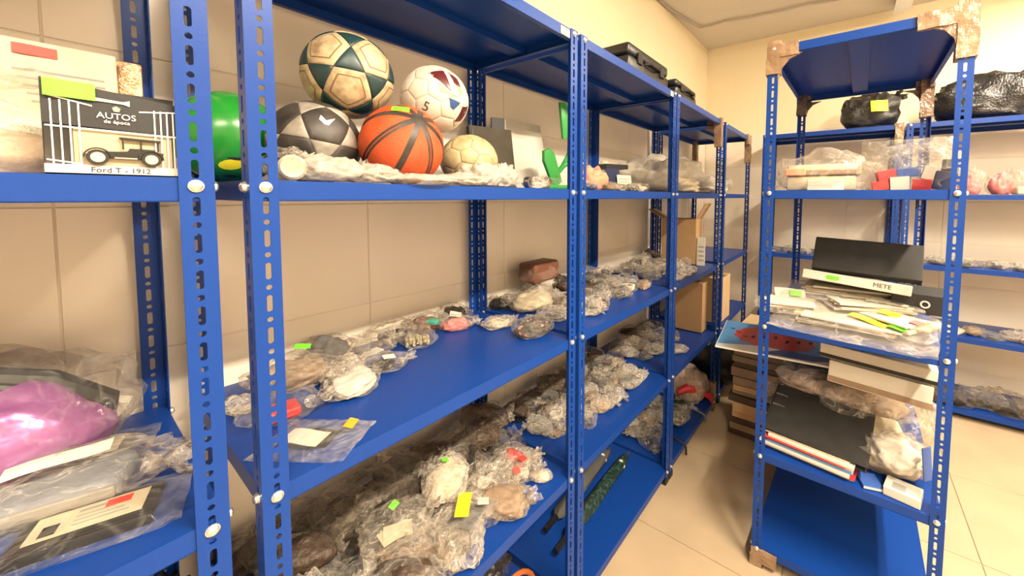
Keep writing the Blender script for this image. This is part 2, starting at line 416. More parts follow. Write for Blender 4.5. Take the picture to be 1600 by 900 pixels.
def tape_gusset(parent, pts, M4, th, matn, seed):
    """flat web of tape across a corner: polygon pts (x,z) with a hollow edge"""
    mb = MB(); mb.prism(pts, -th/2, th/2, 0, M4); me = mb.mesh('tape_web', matn)
    return inst('tape_web', me, parent)
g = .005
# free-standing rack, four top corners (rack's own coordinates)
for (cx, cy, sx, sy, m, sd, dz, la) in ((0, 0, 1, 1, 'pale_tape', 1, .115, .10), (TW, 0, -1, 1, 'pale_tape', 5, .16, .13), (0, TL, 1, -1, 'dark_tape', 9, .12, .06), (TW, TL, -1, -1, 'brown_tape', 13, .19, .06)):
    xs = sorted((cx-sx*g, cx+sx*(UW+g))); ys = sorted((cy-sy*g, cy+sy*(UW+g)))
    ax = sorted((cx, cx+sx*la)); ay = sorted((cy-sy*g, cy+sy*.012)); bx = sorted((cx-sx*g, cx+sx*.012)); by = sorted((cy, cy+sy*la))
    tape_sleeve(uT, xs[0], xs[1], ys[0], ys[1], 2.06-dz, 2.068, m, sd, [(ax[0], ax[1], ay[0], ay[1], 2.005, 2.056), (bx[0], bx[1], by[0], by[1], 2.005, 2.056)])
    # hollow web below the lip
    k = .075 if cy == 0 else .07
    pts = [(cx+sx*UW*.9, 2.01), (cx+sx*(UW+k), 2.01), (cx+sx*(UW+k*.45), 2.01-k*.22), (cx+sx*(UW+k*.15), 2.01-k*.6), (cx+sx*UW*.95, 2.01-k*1.25)]
    if sx < 0: pts = pts[::-1]
    tape_gusset(uT, pts, basis((1, 0, 0), (0, 0, 1), (0, -1, 0), (0, cy+sy*.003, 0)), .009, m, sd)
tape_sleeve(uT, -g, UW+g, TL-UW-g, TL+g, .74, .975, 'dark_tape', 21)
tape_sleeve(uT, -g, UW+g, -g, UW+g, .002, .05, 'pale_tape', 25, [(0, .09, -g, .01, .02, .075)])
# left row ends
tape_sleeve(uD, DEP-UW-g, DEP+g, L0-UW-g, L0+g, 1.82, 2.012, 'brown_tape', 31, [(DEP-.10, DEP, L0-.01, L0+g, 1.94, 2.01)])
tape_sleeve(uD, DEP-UW-g, DEP+g, L0-UW-g, L0+g, .0, .2, 'brown_tape', 33)
tape_sleeve(uE, DEP-UW-g, DEP+g, L0-UW-g, L0+g, 1.78, 2.015, 'pale_tape', 35, [(DEP-.012, DEP+g, L0-.13, L0, 1.93, 2.012)])
tape_sleeve(uE, -g, UW+g, L0-UW-g, L0+g, 1.75, 2.0, 'brown_tape', 37)
tape_sleeve(uF, .88-UW-g, .88+g, -g, UW+g, 1.87, 2.01, 'pale_tape', 39)
# price-label strips on the top lips
for u, yy in ((uB, L0-.045), (uC, L0-.03)):
    MB().box(DEP-.003, DEP-.0015, yy-.04, yy+.005, ZT-.03, ZT-.006).build('label_strip', 'cream', u)

# ------------------------------------------------------------------ bags: shared shapes
def ico(sub):
    bm = bmesh.new(); bmesh.ops.create_icosphere(bm, subdivisions=sub, radius=1); return bm
def finish(bm, name, smooth=True):
    me = bpy.data.meshes.new(name); bmesh.ops.recalc_face_normals(bm, faces=bm.faces); bm.to_mesh(me); bm.free()
    if smooth: me.polygons.foreach_set('use_smooth', [True]*len(me.polygons))
    me.materials.append(None); return me
def pillow(seed, crumple=.12, square=2.6, hz=.42, sub=4):
    bm = ico(sub); o = Vector((seed*7.3, seed*3.1, seed*5.7))
    for v in bm.verts:
        p = v.co.copy(); r = (abs(p.x)**square+abs(p.y)**square)**(1/square) or 1
        q = math.hypot(p.x, p.y) or 1
        x, y, z = p.x*q/r, p.y*q/r*.74, p.z*hz
        n = fbm(p*1.6+o, 2)*.22+(ridge(p*2.7+o)-.4)*crumple+(ridge(p*6+o)-.4)*crumple*.45
        k = 1+n
        z = (z+hz*.8)*(1+n*1.3) if z > -hz*.62 else hz*.1*(1+n)
        v.co = (x*k, y*k, max(.004, z))
    return finish(bm, 'film')
def lump(seed, amp=.25, hz=.5, sub=4, fl=.6):
    bm = ico(sub); o = Vector((seed*4.3, seed*9.1, seed*1.7))
    for v in bm.verts:
        p = v.co.copy(); n = fbm(p*1.3+o, 3)*amp*1.6+(ridge(p*2+o)-.4)*amp*.6+(ridge(Vector((p.x*2.5, p.y*6, p.z*6))+o)-.4)*amp*.28
        k = 1+n; v.co = (p.x*k, p.y*k*.7, max(0, (p.z*hz+hz*fl)*k))
    return finish(bm, 'contents')
def tail(seed):
    mb = MB(); n = 18; rs = random.Random(seed); prof = [(.30, 0), (.16, .12), (.07, .22), (.07, .27), (.2, .38), (.3, .52), (.34, .66)]
    vs = []; ph = [rs.random()*6 for _ in range(4)]
    for j, (r, x) in enumerate(prof):
        for k in range(n):
            a = 2*PI*k/n; m = 1+.35*math.sin(5*a+ph[0])*(j/6)+.25*math.sin(9*a+ph[1]+j)*(j/6)
            vs.append((x+(.14*math.sin(4*a+ph[2]) if j == 6 else 0), r*m*math.cos(a)*1.1, r*m*math.sin(a)*.8))
    fs = [(j*n+k, j*n+(k+1) % n, (j+1)*n+(k+1) % n, (j+1)*n+k) for j in range(6) for k in range(n)]
    me = bpy.data.meshes.new('tied_end'); me.from_pydata(vs, [], fs); me.polygons.foreach_set('use_smooth', [True]*len(me.polygons)); me.materials.append(None); return me
def zipbag(seed, th=.16):
    n = 22; o = Vector((seed*3.7, seed*8.1, 0)); vs = []; fs = []
    for s in (1, 0):
        for i in range(n+1):
            for j in range(n+1):
                x = -1+2*i/n; y = -1+2*j/n
                b = max(0, (1-abs(x)**4))*max(0, (1-abs(y)**4))
                z = th*b*s*(1+.35*fbm(Vector((x*1.5, y*1.5, 1))+o, 2))+.05*(ridge(Vector((x*2, y*2, 3))+o)-.4)*(s*.8+.1)
                wob = .04*noise.noise(Vector((x*2, y*2, 9))+o)
                vs.append((x+wob, (y+wob)*.7, max(.003, z+.012*s+.03*(abs(x) > .9)*(1+noise.noise(Vector((y*3, seed, 0)))))))
    m = (n+1)**2
    for s in (0, 1):
        for i in range(n):
            for j in range(n):
                a = s*m+i*(n+1)+j; fs.append((a, a+1, a+n+2, a+n+1))
    me = bpy.data.meshes.new('film'); me.from_pydata(vs, [], fs); me.polygons.foreach_set('use_smooth', [True]*len(me.polygons)); me.materials.append(None); return me
random.seed(11)
FILMS = [pillow(i+1, crumple=.10+.05*(i % 3), square=2.2+.4*(i % 4), hz=.36+.05*(i % 3)) for i in range(9)]
CRUMPLES = [pillow(40+i, crumple=.30, square=2.1, hz=.5) for i in range(4)]
TAILS = [tail(i) for i in range(5)]
ZIPS = [zipbag(i+1) for i in range(5)]
LUMPS = [lump(i+1, amp=.18+.05*(i % 3)) for i in range(6)]
def mesh_box(w, d, h, bev): return MB().box(-w/2, w/2, -d/2, d/2, 0, h).mesh('contents', 'white_paper', bevel=bev)
def glasses_mesh():
    mb = MB()
    for s in (-1, 1):
        mb.tube([(.05+.30*math.cos(a)*.55, s*.36+.30*math.sin(a), .25+.0*a) for a in [2*PI*i/14 for i in range(15)]], .045, 6)
        mb.prism([(.05+.27*math.cos(a)*.55, s*.36+.27*math.sin(a)) for a in [2*PI*i/14 for i in range(14)]], .23, .26)
        mb.tube([(.1, s*.66, .25), (-.2, s*.67, .22), (-.62, s*.6, .1)], .035, 6)
    mb.tube([(.12, -.08, .27), (.16, 0, .3), (.12, .08, .27)], .04, 6)
    return mb.mesh('contents', 'black_plastic', smooth=True)
def keys_mesh():
    mb = MB(); mb.tube([(-.2+.22*math.cos(a), .22*math.sin(a), .08+.05*math.sin(2*a)) for a in [2*PI*i/16 for i in range(17)]], .025, 6)
    for k, an in enumerate((-.9, -.4, .1, .6, 1.1)):
        R = Matrix.Translation((-.1, 0, .06+.03*k)) @ Matrix.Rotation(an, 4, 'Z')
        mb.prism([(.1+.13*math.cos(a), .13*math.sin(a)) for a in [2*PI*i/10 for i in range(10)]], 0, .03, 0, R)
        mb.box(.2, .62, -.04, .04, 0, .025, 0, R); mb.box(.45, .52, -.09, -.03, 0, .025, 0, R)
    mb.box(-.75, -.4, -.2, .2, .02, .14)
    return mb.mesh('contents', 'steel', smooth=True)
def coil_mesh():
    mb = MB(); pts = []
    for i in range(120):
        a = 2*PI*i/20; r = .55+.06*math.sin(i*.9); pts.append((r*math.cos(a), r*.75*math.sin(a), .08+.05*(i/20)+.03*math.sin(i*1.7)))
    mb.tube(pts, .055, 6); return mb.mesh('contents', 'black_plastic', smooth=True)
def cards_mesh(n=4, seed=1):
    rs = random.Random(seed); mb = MB()
    for k in range(n):
        mb.box(-.5, .5, -.34, .34, .02+.05*k, .05+.05*k, 0, Matrix.Translation((rs.uniform(-.1, .1), rs.uniform(-.08, .08), 0)) @ Matrix.Rotation(rs.uniform(-.5, .5), 4, 'Z') @ Matrix.Rotation(rs.uniform(-.08, .08), 4, 'X'))
    return mb.mesh('contents', 'white_paper')
def rolls_mesh():
    mb = MB()
    for k in range(7): mb.tube([(-.5+.04*(k % 3), -.4+k*.14, .1+.1*(k % 2)), (.1, -.42+k*.14, .22+.08*(k % 2)), (.55, -.36+k*.12, .12)], [.07, .085, .07], 8)
    return mb.mesh('contents', 'stripes', smooth=True)
CONT = {'lump': LUMPS, 'wallet': [mesh_box(1.15, .8, .26, .07), mesh_box(.95, .75, .34, .09)], 'phone': [mesh_box(1.2, .62, .13, .05)],
        'glasses': [glasses_mesh()], 'keys': [keys_mesh()], 'coil': [coil_mesh()], 'cards': [cards_mesh(4, 1), cards_mesh(5, 7)], 'rolls': [rolls_mesh()],
        'case': [MB().lathe([(.01, -.8), (.2, -.72), (.28, -.3), (.3, .1), (.27, .5), (.16, .75), (.01, .8)], 14).mesh('contents', 'charcoal', smooth='all')]}
_cache = {}
def remat(me, matn):
    k = (me.name, matn)
    if k not in _cache:
        m2 = me.copy(); m2.materials.clear(); m2.materials.append(M[matn]); m2.polygons.foreach_set('material_index', [0]*len(m2.polygons)); _cache[k] = m2
    return _cache[k]
_rb = random.Random(77)
def note(parent, matn, w, h, loc, rot, name='sticker'):
    mb = MB(); n = 5
    vs = [(w*(i/n-.5), h*(j-.5), min(.002, .025*w)*math.sin(i*1.1)) for i in range(n+1) for j in (0, 1)]
    vs += [(x, y, z+.0006) for x, y, z in vs]; k = 2*(n+1)
    fs = [(2*i, 2*i+1, 2*i+3, 2*i+2) for i in range(n)]+[(k+2*i, k+2*i+2, k+2*i+3, k+2*i+1) for i in range(n)]
    fs += [(2*i, 2*i+2, k+2*i+2, k+2*i) for i in range(n)]+[(2*i+1, k+2*i+1, k+2*i+3, 2*i+3) for i in range(n)]+[(0, k, k+1, 1), (2*n, 2*n+1, k+2*n+1, k+2*n)]
    mb.add(vs, fs); o = mb.build(name, matn, parent); o.location = loc; o.rotation_euler = rot; return o
def bag(label, loc, rz, size, fm='film_hazy', kind='lump', cm='grey_cloth', group=None, tied=True, tilt=(0, 0), stick=None, flat=False, csc=.8, name='plastic_bag', cat='bag', hz=1.0, seed=None, crumple=False):
    rb = _rb if seed is None else random.Random(seed)
    t = thing(name, label, cat, loc, rz, group); t.rotation_euler = (tilt[0], tilt[1], rz)
    s = size; fmesh = rb.choice(ZIPS if flat else CRUMPLES if crumple else FILMS)
    inst('film', remat(fmesh, fm), t, sc=(s, s*rb.uniform(.9, 1.1), s*hz), rot=(0, 0, 0))
    if kind:
        me = rb.choice(CONT[kind]); c = s*csc
        if kind == 'case': inst('contents', remat(me, cm), t, (0, 0, s*.26), (0, PI/2, rb.uniform(-.3, .3)), (c*.95, c*.95, c*.95))
        else: inst('contents', remat(me, cm), t, (0, 0, s*.02), (0, 0, rb.uniform(-.4, .4)), (c, c, c*hz*(.95 if not flat else .6)))
    if tied: inst('tied_end', remat(rb.choice(TAILS), 'film_white' if fm != 'film_smoky' else 'film_hazy'), t, (s*.72, 0, s*.26*hz), (rb.uniform(-.5, .5), rb.uniform(-.7, .1), rb.uniform(-.5, .5)), (s*.9, s*.9, s*.8))
    if stick:
        for (mn, w, h, px, py, pz, rx, ry, rz2) in stick: note(t, mn, w, h, (px, py, pz), (rx, ry, rz2))
    return t

# ------------------------------------------------------------------ heaps of small bags
FW = {'film_hazy': 'crinkled clear bag', 'film_white': 'milky crumpled bag', 'film_smoky': 'dull clear bag', 'film_clear': 'smooth clear bag'}
CW = {'lump': 'soft bundle', 'wallet': 'wallet', 'phone': 'phone', 'glasses': 'glasses', 'keys': 'keys', 'coil': 'cable', 'cards': 'cards', 'case': 'case', 'rolls': 'rolls'}
MW = {'black_plastic': 'black', 'charcoal': 'charcoal', 'brown_leather': 'brown', 'grey_cloth': 'grey', 'tan': 'tan', 'cream': 'cream', 'white_paper': 'white', 'olive': 'olive', 'navy': 'navy', 'steel': 'steel', 'red': 'red', 'pink': 'pink', 'rust': 'rust-coloured', 'salmon': 'salmon', 'teal': 'teal', 'slate': 'slate grey', 'stripes': 'striped'}
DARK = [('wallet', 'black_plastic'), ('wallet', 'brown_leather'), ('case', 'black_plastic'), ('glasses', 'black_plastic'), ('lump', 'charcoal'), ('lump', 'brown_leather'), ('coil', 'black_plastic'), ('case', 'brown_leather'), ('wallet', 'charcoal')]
PALE = [('cards', 'white_paper'), ('keys', 'steel'), ('lump', 'grey_cloth'), ('glasses', 'black_plastic'), ('coil', 'white_paper'), ('lump', 'tan'), ('lump', 'brown_leather'), ('wallet', 'black_plastic'), ('wallet', 'tan'), ('cards', 'cream'), ('keys', 'steel'), ('phone', 'white_paper'), ('glasses', 'brown_leather'), ('cards', 'tan'), ('wallet', 'brown_leather'), ('coil', 'charcoal')]
def heap(where, group, x0, x1, y0, y1, z0, rows, cols, s0, s1, seed, front=None, lift=.05, darkrows=.45, top=0, pale=.3):
    """rows run along the shelf (y) and are stepped from the wall (x0) to the front edge (x1)"""
    rs = random.Random(seed)
    for i in range(rows):
        u = (i+.5)/rows
        for j in range(cols):
            v = (j+.5)/cols
            x = x0+(x1-x0)*(u+rs.uniform(-.3, .3)/rows); y = y0+(y1-y0)*(v+rs.uniform(-.35, .35)/cols)
            if front and x > front(y): continue
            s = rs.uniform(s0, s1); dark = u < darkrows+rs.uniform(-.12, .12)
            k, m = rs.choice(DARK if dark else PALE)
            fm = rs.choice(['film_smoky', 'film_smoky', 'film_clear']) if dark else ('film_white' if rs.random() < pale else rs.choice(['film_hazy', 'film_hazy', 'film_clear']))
            row = 'by the wall' if u < .34 else 'mid-heap' if u < .67 else 'along the front'
            lab = f"{FW[fm]}, {MW[m]} {CW[k]}, {row}, {where}"
            x = max(x0, min(x, x1)); 
            bag(lab, (x, y, z0+.001), rs.uniform(-PI, PI), s, fm, k, m, group, tied=rs.random() < .75, tilt=(rs.uniform(-.25, .25), rs.uniform(-.25, .25)), csc=rs.uniform(.84, .98), hz=rs.uniform(.95, 1.35), seed=rs.randint(0, 9999))
    # second layer near the wall
    for j in range(top):
        v = (j+.5)/top; s = rs.uniform(s0, s1); x = x0+(x1-x0)*rs.uniform(.02, .42); y = y0+(y1-y0)*(v+rs.uniform(-.3, .3)/top)
        k, m = rs.choice(DARK if x < x0+(x1-x0)*darkrows else PALE); fm = rs.choice(['film_smoky', 'film_clear', 'film_hazy'])
        bag(f"{FW[fm]}, {MW[m]} {CW[k]}, atop the pile, {where}", (x, y, z0+lift), rs.uniform(-PI, PI), s, fm, k, m, group, tilt=(rs.uniform(-.3, .3), rs.uniform(-.3, .3)), csc=1.0, seed=rs.randint(0, 9999))
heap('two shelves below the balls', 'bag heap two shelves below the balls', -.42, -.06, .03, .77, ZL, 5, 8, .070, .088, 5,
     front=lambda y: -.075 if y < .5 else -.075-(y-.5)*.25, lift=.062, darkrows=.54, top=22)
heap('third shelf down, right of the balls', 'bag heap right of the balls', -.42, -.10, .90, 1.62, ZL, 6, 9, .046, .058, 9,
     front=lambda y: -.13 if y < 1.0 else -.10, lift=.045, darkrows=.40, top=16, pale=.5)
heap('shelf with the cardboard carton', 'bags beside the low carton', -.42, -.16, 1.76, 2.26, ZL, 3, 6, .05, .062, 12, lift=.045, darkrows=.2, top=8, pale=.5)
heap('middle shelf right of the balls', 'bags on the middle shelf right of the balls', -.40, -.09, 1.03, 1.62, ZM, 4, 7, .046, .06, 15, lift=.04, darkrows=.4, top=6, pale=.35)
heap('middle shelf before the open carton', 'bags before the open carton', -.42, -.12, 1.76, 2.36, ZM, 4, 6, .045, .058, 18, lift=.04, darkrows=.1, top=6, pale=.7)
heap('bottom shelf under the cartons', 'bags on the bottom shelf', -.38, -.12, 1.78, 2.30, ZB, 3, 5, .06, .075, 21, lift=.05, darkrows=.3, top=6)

# ---- marked bags that stand out in the heaps
bag('flat clear bag with a big yellow note, front of the lowest heap', (-.085, .44, ZL+.07), 2.0, .085, 'film_clear', None, None, flat=True, tied=True, stick=[('note_yellow', .095, .036, .0, .012, .030, .0, -.05, .35), ('white_paper', .03, .03, .035, -.03, .024, 0, 0, .4), ('grey_cloth', .10, .07, 0, 0, .004, 0, 0, 0)], seed=3, tilt=(.0, .15))
bag('round clear bag with a pinkish-brown pouch, front of the lowest heap', (-.09, .575, ZL+.002), .5, .085, 'film_hazy', 'lump', 'tan', csc=.9, seed=4, hz=.9)
bag('cream crinkled bag with a small green sticker in the lowest heap', (-.22, .47, ZL+.07), 2.5, .085, 'film_white', 'lump', 'cream', seed=6, stick=[('note_green', .022, .02, .02, .0, .07, .3, .1, .2)])
bag('clear bag with a red ribbon at the right end of the lowest heap', (-.17, .71, ZL+.03), .2, .07, 'film_hazy', 'lump', 'red', seed=8, csc=.62)
bag('small clear bag with two red stickers, right end of the lowest heap', (-.11, .675, ZL+.03), 1.0, .06, 'film_hazy', 'cards', 'white_paper', seed=9, stick=[('note_red', .03, .02, .01, .01, .05, .2, .2, .6), ('note_red', .022, .02, -.02, -.03, .045, .5, 0, .1)])
bag('small pale pointed bag lying apart at the end of the lowest heap', (-.075, .735, ZL+.001), .5, .038, 'film_white', 'lump', 'white_paper', seed=10, tied=False)
bag('crinkled bag with a green tag, front left of the lowest heap', (-.19, .30, ZL+.065), 1.3, .085, 'film_hazy', 'cards', 'cream', seed=14, stick=[('note_green', .022, .018, .0, .02, .065, .2, -.2, .5)])

# ------------------------------------------------------------------ middle shelf below the balls
bag('clear wrapper around the white roll before the black and grey ball', (-.07, .062, ZU+.001), 1.4, .042, 'film_hazy', None, None, 'crumpled plastic wrappers in front of the balls', hz=1.5, seed=48, name='plastic_wrapper', cat='wrapper')
g = 'bags set out on the middle shelf below the balls'
bag('flat clear bag with a white card and an orange tag', (-.085, .088, ZM+.001), .62, .085, 'film_clear', None, None, g, tied=False, flat=True, seed=1,
    stick=[('white_paper', .075, .04, -.012, -.012, .0135, .04, .0, -.1), ('note_orange', .018, .03, .05, .03, .016, 0, .2, .1), ('charcoal', .07, .05, .0, .0, .006, 0, 0, 0)])
bag('clear bag wrapped round a bright red box', (-.225, .075, ZM+.001), 1.2, .075, 'film_clear', 'wallet', 'red', g, tied=True, seed=2, csc=.9)
bag('round flattened bag of white linen near the front edge', (-.235, .225, ZM+.001), 2.6, .073, 'film_hazy', 'lump', 'white_paper', g, seed=3, hz=.6, csc=.9)
bag('clear bag with a dark strap and white tag, frontmost of three', (-.275, .318, ZM+.001), .9, .062, 'film_hazy', 'coil', 'charcoal', g, seed=4, stick=[('white_paper', .03, .02, .02, -.02, .04, .2, .1, .5)])
bag('large bag of beige folded cloth with a green sticker', (-.375, .15, ZM+.001), .8, .10, 'film_hazy', 'lump', 'tan', g, seed=5, stick=[('note_green', .035, .026, .01, .02, .082, .1, .1, .3)], hz=.8)
bag('crinkled bag of white papers behind the white linen bag', (-.31, .235, ZM+.001), -.7, .06, 'film_white', 'cards', 'white_paper', g, seed=6)
bag('bag with a long white strip behind the strap bag', (-.395, .345, ZM+.001), 1.6, .07, 'film_hazy', 'phone', 'white_paper', g, seed=7)
bag('dull bag with a dark hat shape against the wall, left', (-.44, .255, ZM+.001), .4, .085, 'film_smoky', 'lump', 'grey_cloth', g, seed=8, hz=1.15)
bag('long dull bag with dark glasses case against the wall', (-.44, .44, ZM+.001), 1.5, .075, 'film_smoky', 'case', 'charcoal', g, seed=9, hz=1.1)
bag('bag of cream and black striped rolls', (-.36, .475, ZM+.001), 2.9, .075, 'film_clear', 'rolls', 'stripes', g, seed=10, tied=True, csc=.95)
bag('dull bag with a pink cloth against the wall', (-.445, .555, ZM+.001), 1.4, .066, 'film_smoky', 'lump', 'rust', g, seed=11, hz=1.1)
bag('small bag with a teal pouch', (-.41, .565, ZM+.03), .7, .05, 'film_clear', 'wallet', 'teal', g, seed=12, tied=False)
bag('tied bag with pink and white trinkets left of the rear post', (-.375, .632, ZM+.001), .9, .062, 'film_hazy', 'lump', 'pink', g, seed=13, csc=.7, stick=[('white_paper', .04, .03, .0, .02, .045, .3, .2, 0)])
bag('dark crumpled bag against the wall by the rear post', (-.45, .685, ZM+.001), .1, .06, 'film_smoky', 'lump', 'black_plastic', g, seed=14, hz=1.3)
bag('tied bag with a coil of cream rope', (-.27, .735, ZM+.001), 1.35, .058, 'film_white', 'coil', 'cream', g, seed=15, csc=1.0)
bag('peaked clear bag of pink flowers at the front right corner', (-.125, .755, ZM+.001), 1.45, .068, 'film_clear', 'lump', 'flower', g, seed=16, csc=.85, hz=1.0, tied=False)
bag('small white bag by the left front post of the ball unit', (-.32, .03, ZM+.001), .5, .035, 'film_white', 'cards', 'white_paper', g, seed=17)
# far end, next unit
g2 = 'bags at the left end of the middle shelf right of the balls'
bag('black bundle in a bag by the rear post', (-.43, .90, ZM+.001), .5, .06, 'film_smoky', 'lump', 'black_plastic', g2, seed=21)
bag('long clear bag of folded cream cloth', (-.33, .99, ZM+.001), 1.3, .115, 'film_hazy', 'lump', 'cream', g2, seed=22, hz=.75, csc=.85)
bag('bag of cream cloth under the reddish-brown pouch', (-.40, 1.10, ZM+.001), 1.3, .085, 'film_hazy', 'lump', 'cream', g2, seed=23, hz=1.0, csc=.85, tied=False)
t = thing('plastic_bag', 'reddish-brown crumpled pouch on top of cream bags by the wall', 'bag', (-.41, 1.12, ZM+.082), 1.62, g2)
tm = MB().box(-.092, .092, -.05, .05, 0, .088).build('pouch', 'rust', t, bevel=.016, seg=3, smooth=True); inst('film', remat(FILMS[0], 'film_clear'), t, (0, 0, -.001), sc=(.115, .09, .12))
bag('grey tangled bag at the front beside the double posts', (-.17, .93, ZM+.001), .6, .068, 'film_white', 'coil', 'grey_cloth', g2, seed=25)
bag('white paper bag at the front edge right of the double posts', (-.10, 1.05, ZM+.001), .8, .05, 'film_white', 'cards', 'white_paper', g2, seed=26)

# ------------------------------------------------------------------ first unit, middle shelf
def card(parent, name, w, h, loc, rot, base, marks):
    mb = MB().box(-w/2, w/2, -h/2, h/2, 0, .0012, 0); mats = [base]
    for (mn, x0, x1, y0, y1) in marks:
        if mn not in mats: mats.append(mn)
        mb.box(x0*w, x1*w, y0*h, y1*h, .0012, .0016, mats.index(mn))
    o = mb.build(name, mats, parent); o.location = loc; o.rotation_euler = rot; return o
IDM = [('skin_print', -.46, -.2, -.42, .42), ('ink_grey', -.4, -.26, -.4, .02), ('ink_grey', -.14, .1, .24, .34), ('ink_grey', -.14, .2, .05, .1), ('note_red', .1, .34, .1, .42), ('ink_grey', -.14, .3, -.12, -.07), ('ink_grey', -.14, .36, -.3, -.24)]
def idwallet(label, loc, rz, s, seed):
    t = thing('card_wallet', label, 'wallet', loc, rz, 'wallets with identity cards on the first unit')
    MB().box(-.078*s, .078*s, -.05*s, .05*s, 0, .014*s).build('cover', 'black_plastic', t, bevel=.004*s, smooth=True)
    MB().box(-.08*s, .08*s, -.053*s, -.044*s, 0, .018*s).build('spine', 'black_plastic', t, bevel=.003*s, smooth=True)
    card(t, 'identity_card', .125*s, .06*s, (0, .004, .0146*s), (0, 0, 0), 'cream', IDM)
    f = inst('film', remat(ZIPS[seed], 'film_flat'), t, (0, 0, -.0005), sc=(.115*s, .105*s, .16*s))
    return t
idwallet('black wallet with identity card in a clear bag at the front edge', (-.125, -.178, ZM+.002), 1.27, .85, 1)
idwallet('black wallet with identity card lying behind the denim bundle', (-.345, -.185, ZM+.002), 1.3, .82, 2)
t = thing('denim_bundle', 'folded grey denim bundle in a tied clear bag with a mint paper note', 'bundle', (-.225, -.205, ZM+.001), 1.27)
MB().box(-.125, .075, -.052, .052, 0, .036).build('folded_denim', 'slate', t, bevel=.014, seg=3, smooth=True)
MB().box(-.125, .07, -.054, -.046, .012, .03).build('hem', 'ink_grey', t, bevel=.003)
inst('film', remat(FILMS[2], 'film_hazy'), t, (-.02, 0, 0), sc=(.135, .085, .075)); inst('tied_end', remat(TAILS[1], 'film_white'), t, (.09, .0, .025), (0, .1, 0), (.085, .085, .06))
note(t, 'note_mint', .105, .036, (.0, .012, .062), (.05, -.06, .1), 'paper_note')
t = thing('purple_pouch', 'shiny purple pouch with black trim in a clear bag at the left edge', 'pouch', (-.385, -.30, ZM+.001), 1.35)
inst('contents', remat(lump(33, amp=.10), 'purple_foil'), t, (.0, -.01, 0), sc=(.165, .14, .21)); MB().tube([(-.15, -.05, .15), (-.05, -.06, .172), (.06, -.05, .165), (.13, -.02, .12)], .008, 8).build('zip', 'black_plastic', t, smooth=True)
MB().tube([(.02, -.02, .18), (.10, -.02, .15), (.155, .0, .09), (.14, .03, .03)], .02, 8).build('black_strap', 'black_plastic', t, smooth=True)
inst('film', remat(FILMS[4], 'film_clear'), t, sc=(.19, .18, .27)); 
t.rotation_euler.x = .03; t.location.z += .004
bag('clear bag corner standing up behind the purple pouch', (-.46, -.19, ZM+.001), .9, .07, 'film_clear', 'lump', 'brown_leather', seed=31, hz=1.3)
# lower shelf of the first unit, seen between the posts
bag('black rounded bag between the first two units, low', (-.36, -.10, ZL+.001), .3, .095, 'bin_bag', None, None, seed=33, tied=False, hz=1.6)
bag('dark patterned bag in front of the black rounded bag', (-.20, -.12, ZL+.001), .3, .085, 'film_smoky', 'lump', 'camo', seed=34, tied=False)

# ------------------------------------------------------------------ first unit, upper shelf: toy car pack and papers
t = thing('toy_car_pack', 'boxed vintage toy car with black header card and green sticker', 'toy pack', (-.012, -.141, ZU+.0005), 0); t.scale = (.93, .93, .95)
bw, bh, bd = .118, .112, .044
MB().box(-bd, -bd+.002, -bw/2, bw/2, 0, bh).build('backing_card', 'black_card', t)
MB().box(-bd, .0, -bw/2, bw/2, 0, .0016).box(-.002, 0, -bw/2, bw/2, 0, .012).build('base_strip', 'white_paper', t)
hd = [(-bw/2, .06), (bw/2, .056), (bw/2, .098), (-bw/2, .112)]
h_ = MB().prism(hd, -.001, .0, 0, FACE_X((-.001, 0, 0))).build('header_card', 'black_card', t)
MB().prism([(x, z) for x, z in ((-.022, .096), (.006, .094), (.012, .0965), (.012, .089), (.006, .091), (-.022, .092))], 0, .0008, 0, FACE_X((0, 0, 0))).build('hanging_slot', 'white_paper', h_)
MB().prism([(.0+.004*math.cos(a), .084+.004*math.sin(a)) for a in [PI*2*i/5+PI/2 for i in range(5)]], 0, .0006, 0, FACE_X((0, 0, 0))).build('crest', 'ink_grey', h_)
for txt, sz, zz in (('AUTOS', .0105, .0745), ('de época', .0062, .0675)):
    o = inst('lettering', text_mesh(txt, sz, 'ink_white'), h_); o.matrix_local = FACE_X((.0004, 0, zz))
o = inst('lettering', text_mesh('Ford T - 1912', .0092, 'navy'), t); o.matrix_local = FACE_X((.0004, .002, .0062))
mb = MB()
for y in (-.052, -.045, -.038, -.031, .034, .040, .046, .052): mb.box(-.0008, .0002, y-.0007, y+.0007, .012, .088)
for z0, z1, ya, yb in ((.092, .084, -.057, -.02), (.083, .088, .02, .057), (.056, .054, -.057, .057), (.016, .012, -.057, -.03)):
    mb.add([(.0003, ya, z0), (.0003, yb, z1), (.0003, yb, z1+.0016), (.0003, ya, z0+.0016), (-.0008, ya, z0), (-.0008, yb, z1), (-.0008, yb, z1+.0016), (-.0008, ya, z0+.0016)], [(0, 1, 2, 3), (4, 7, 6, 5), (0, 4, 5, 1), (3, 2, 6, 7)])
mb.build('printed_bars', 'ink_white', t)
MB().box(-bd+.002, -.004, -.036, .05, .012, .056).build('cream_insert', 'cream', t)
c = thing('toy_car', '', ''); del c['label'], c['category']; c.parent = t; c.location = (-.0025, .004, .0155)
MB().prism([(-.030, .006), (.036, .006), (.037, .016), (.030, .017), (.029, .020), (.006, .020), (.004, .016), (-.004, .015), (-.028, .014), (-.031, .010)], 0, .006, 0, FACE_X((-.002, 0, 0))).build('car_body', 'black_plastic', c, bevel=.0006)
MB().prism([(-.002, .031), (.034, .030), (.035, .0325), (-.003, .0335)], 0, .007, 0, FACE_X((-.002, 0, 0))).build('car_roof', 'black_plastic', c)
for y in (.0, .016, .032): MB().box(.002, .004, y-.0008, y+.0008, .018, .031).build('roof_post', 'black_plastic', c)
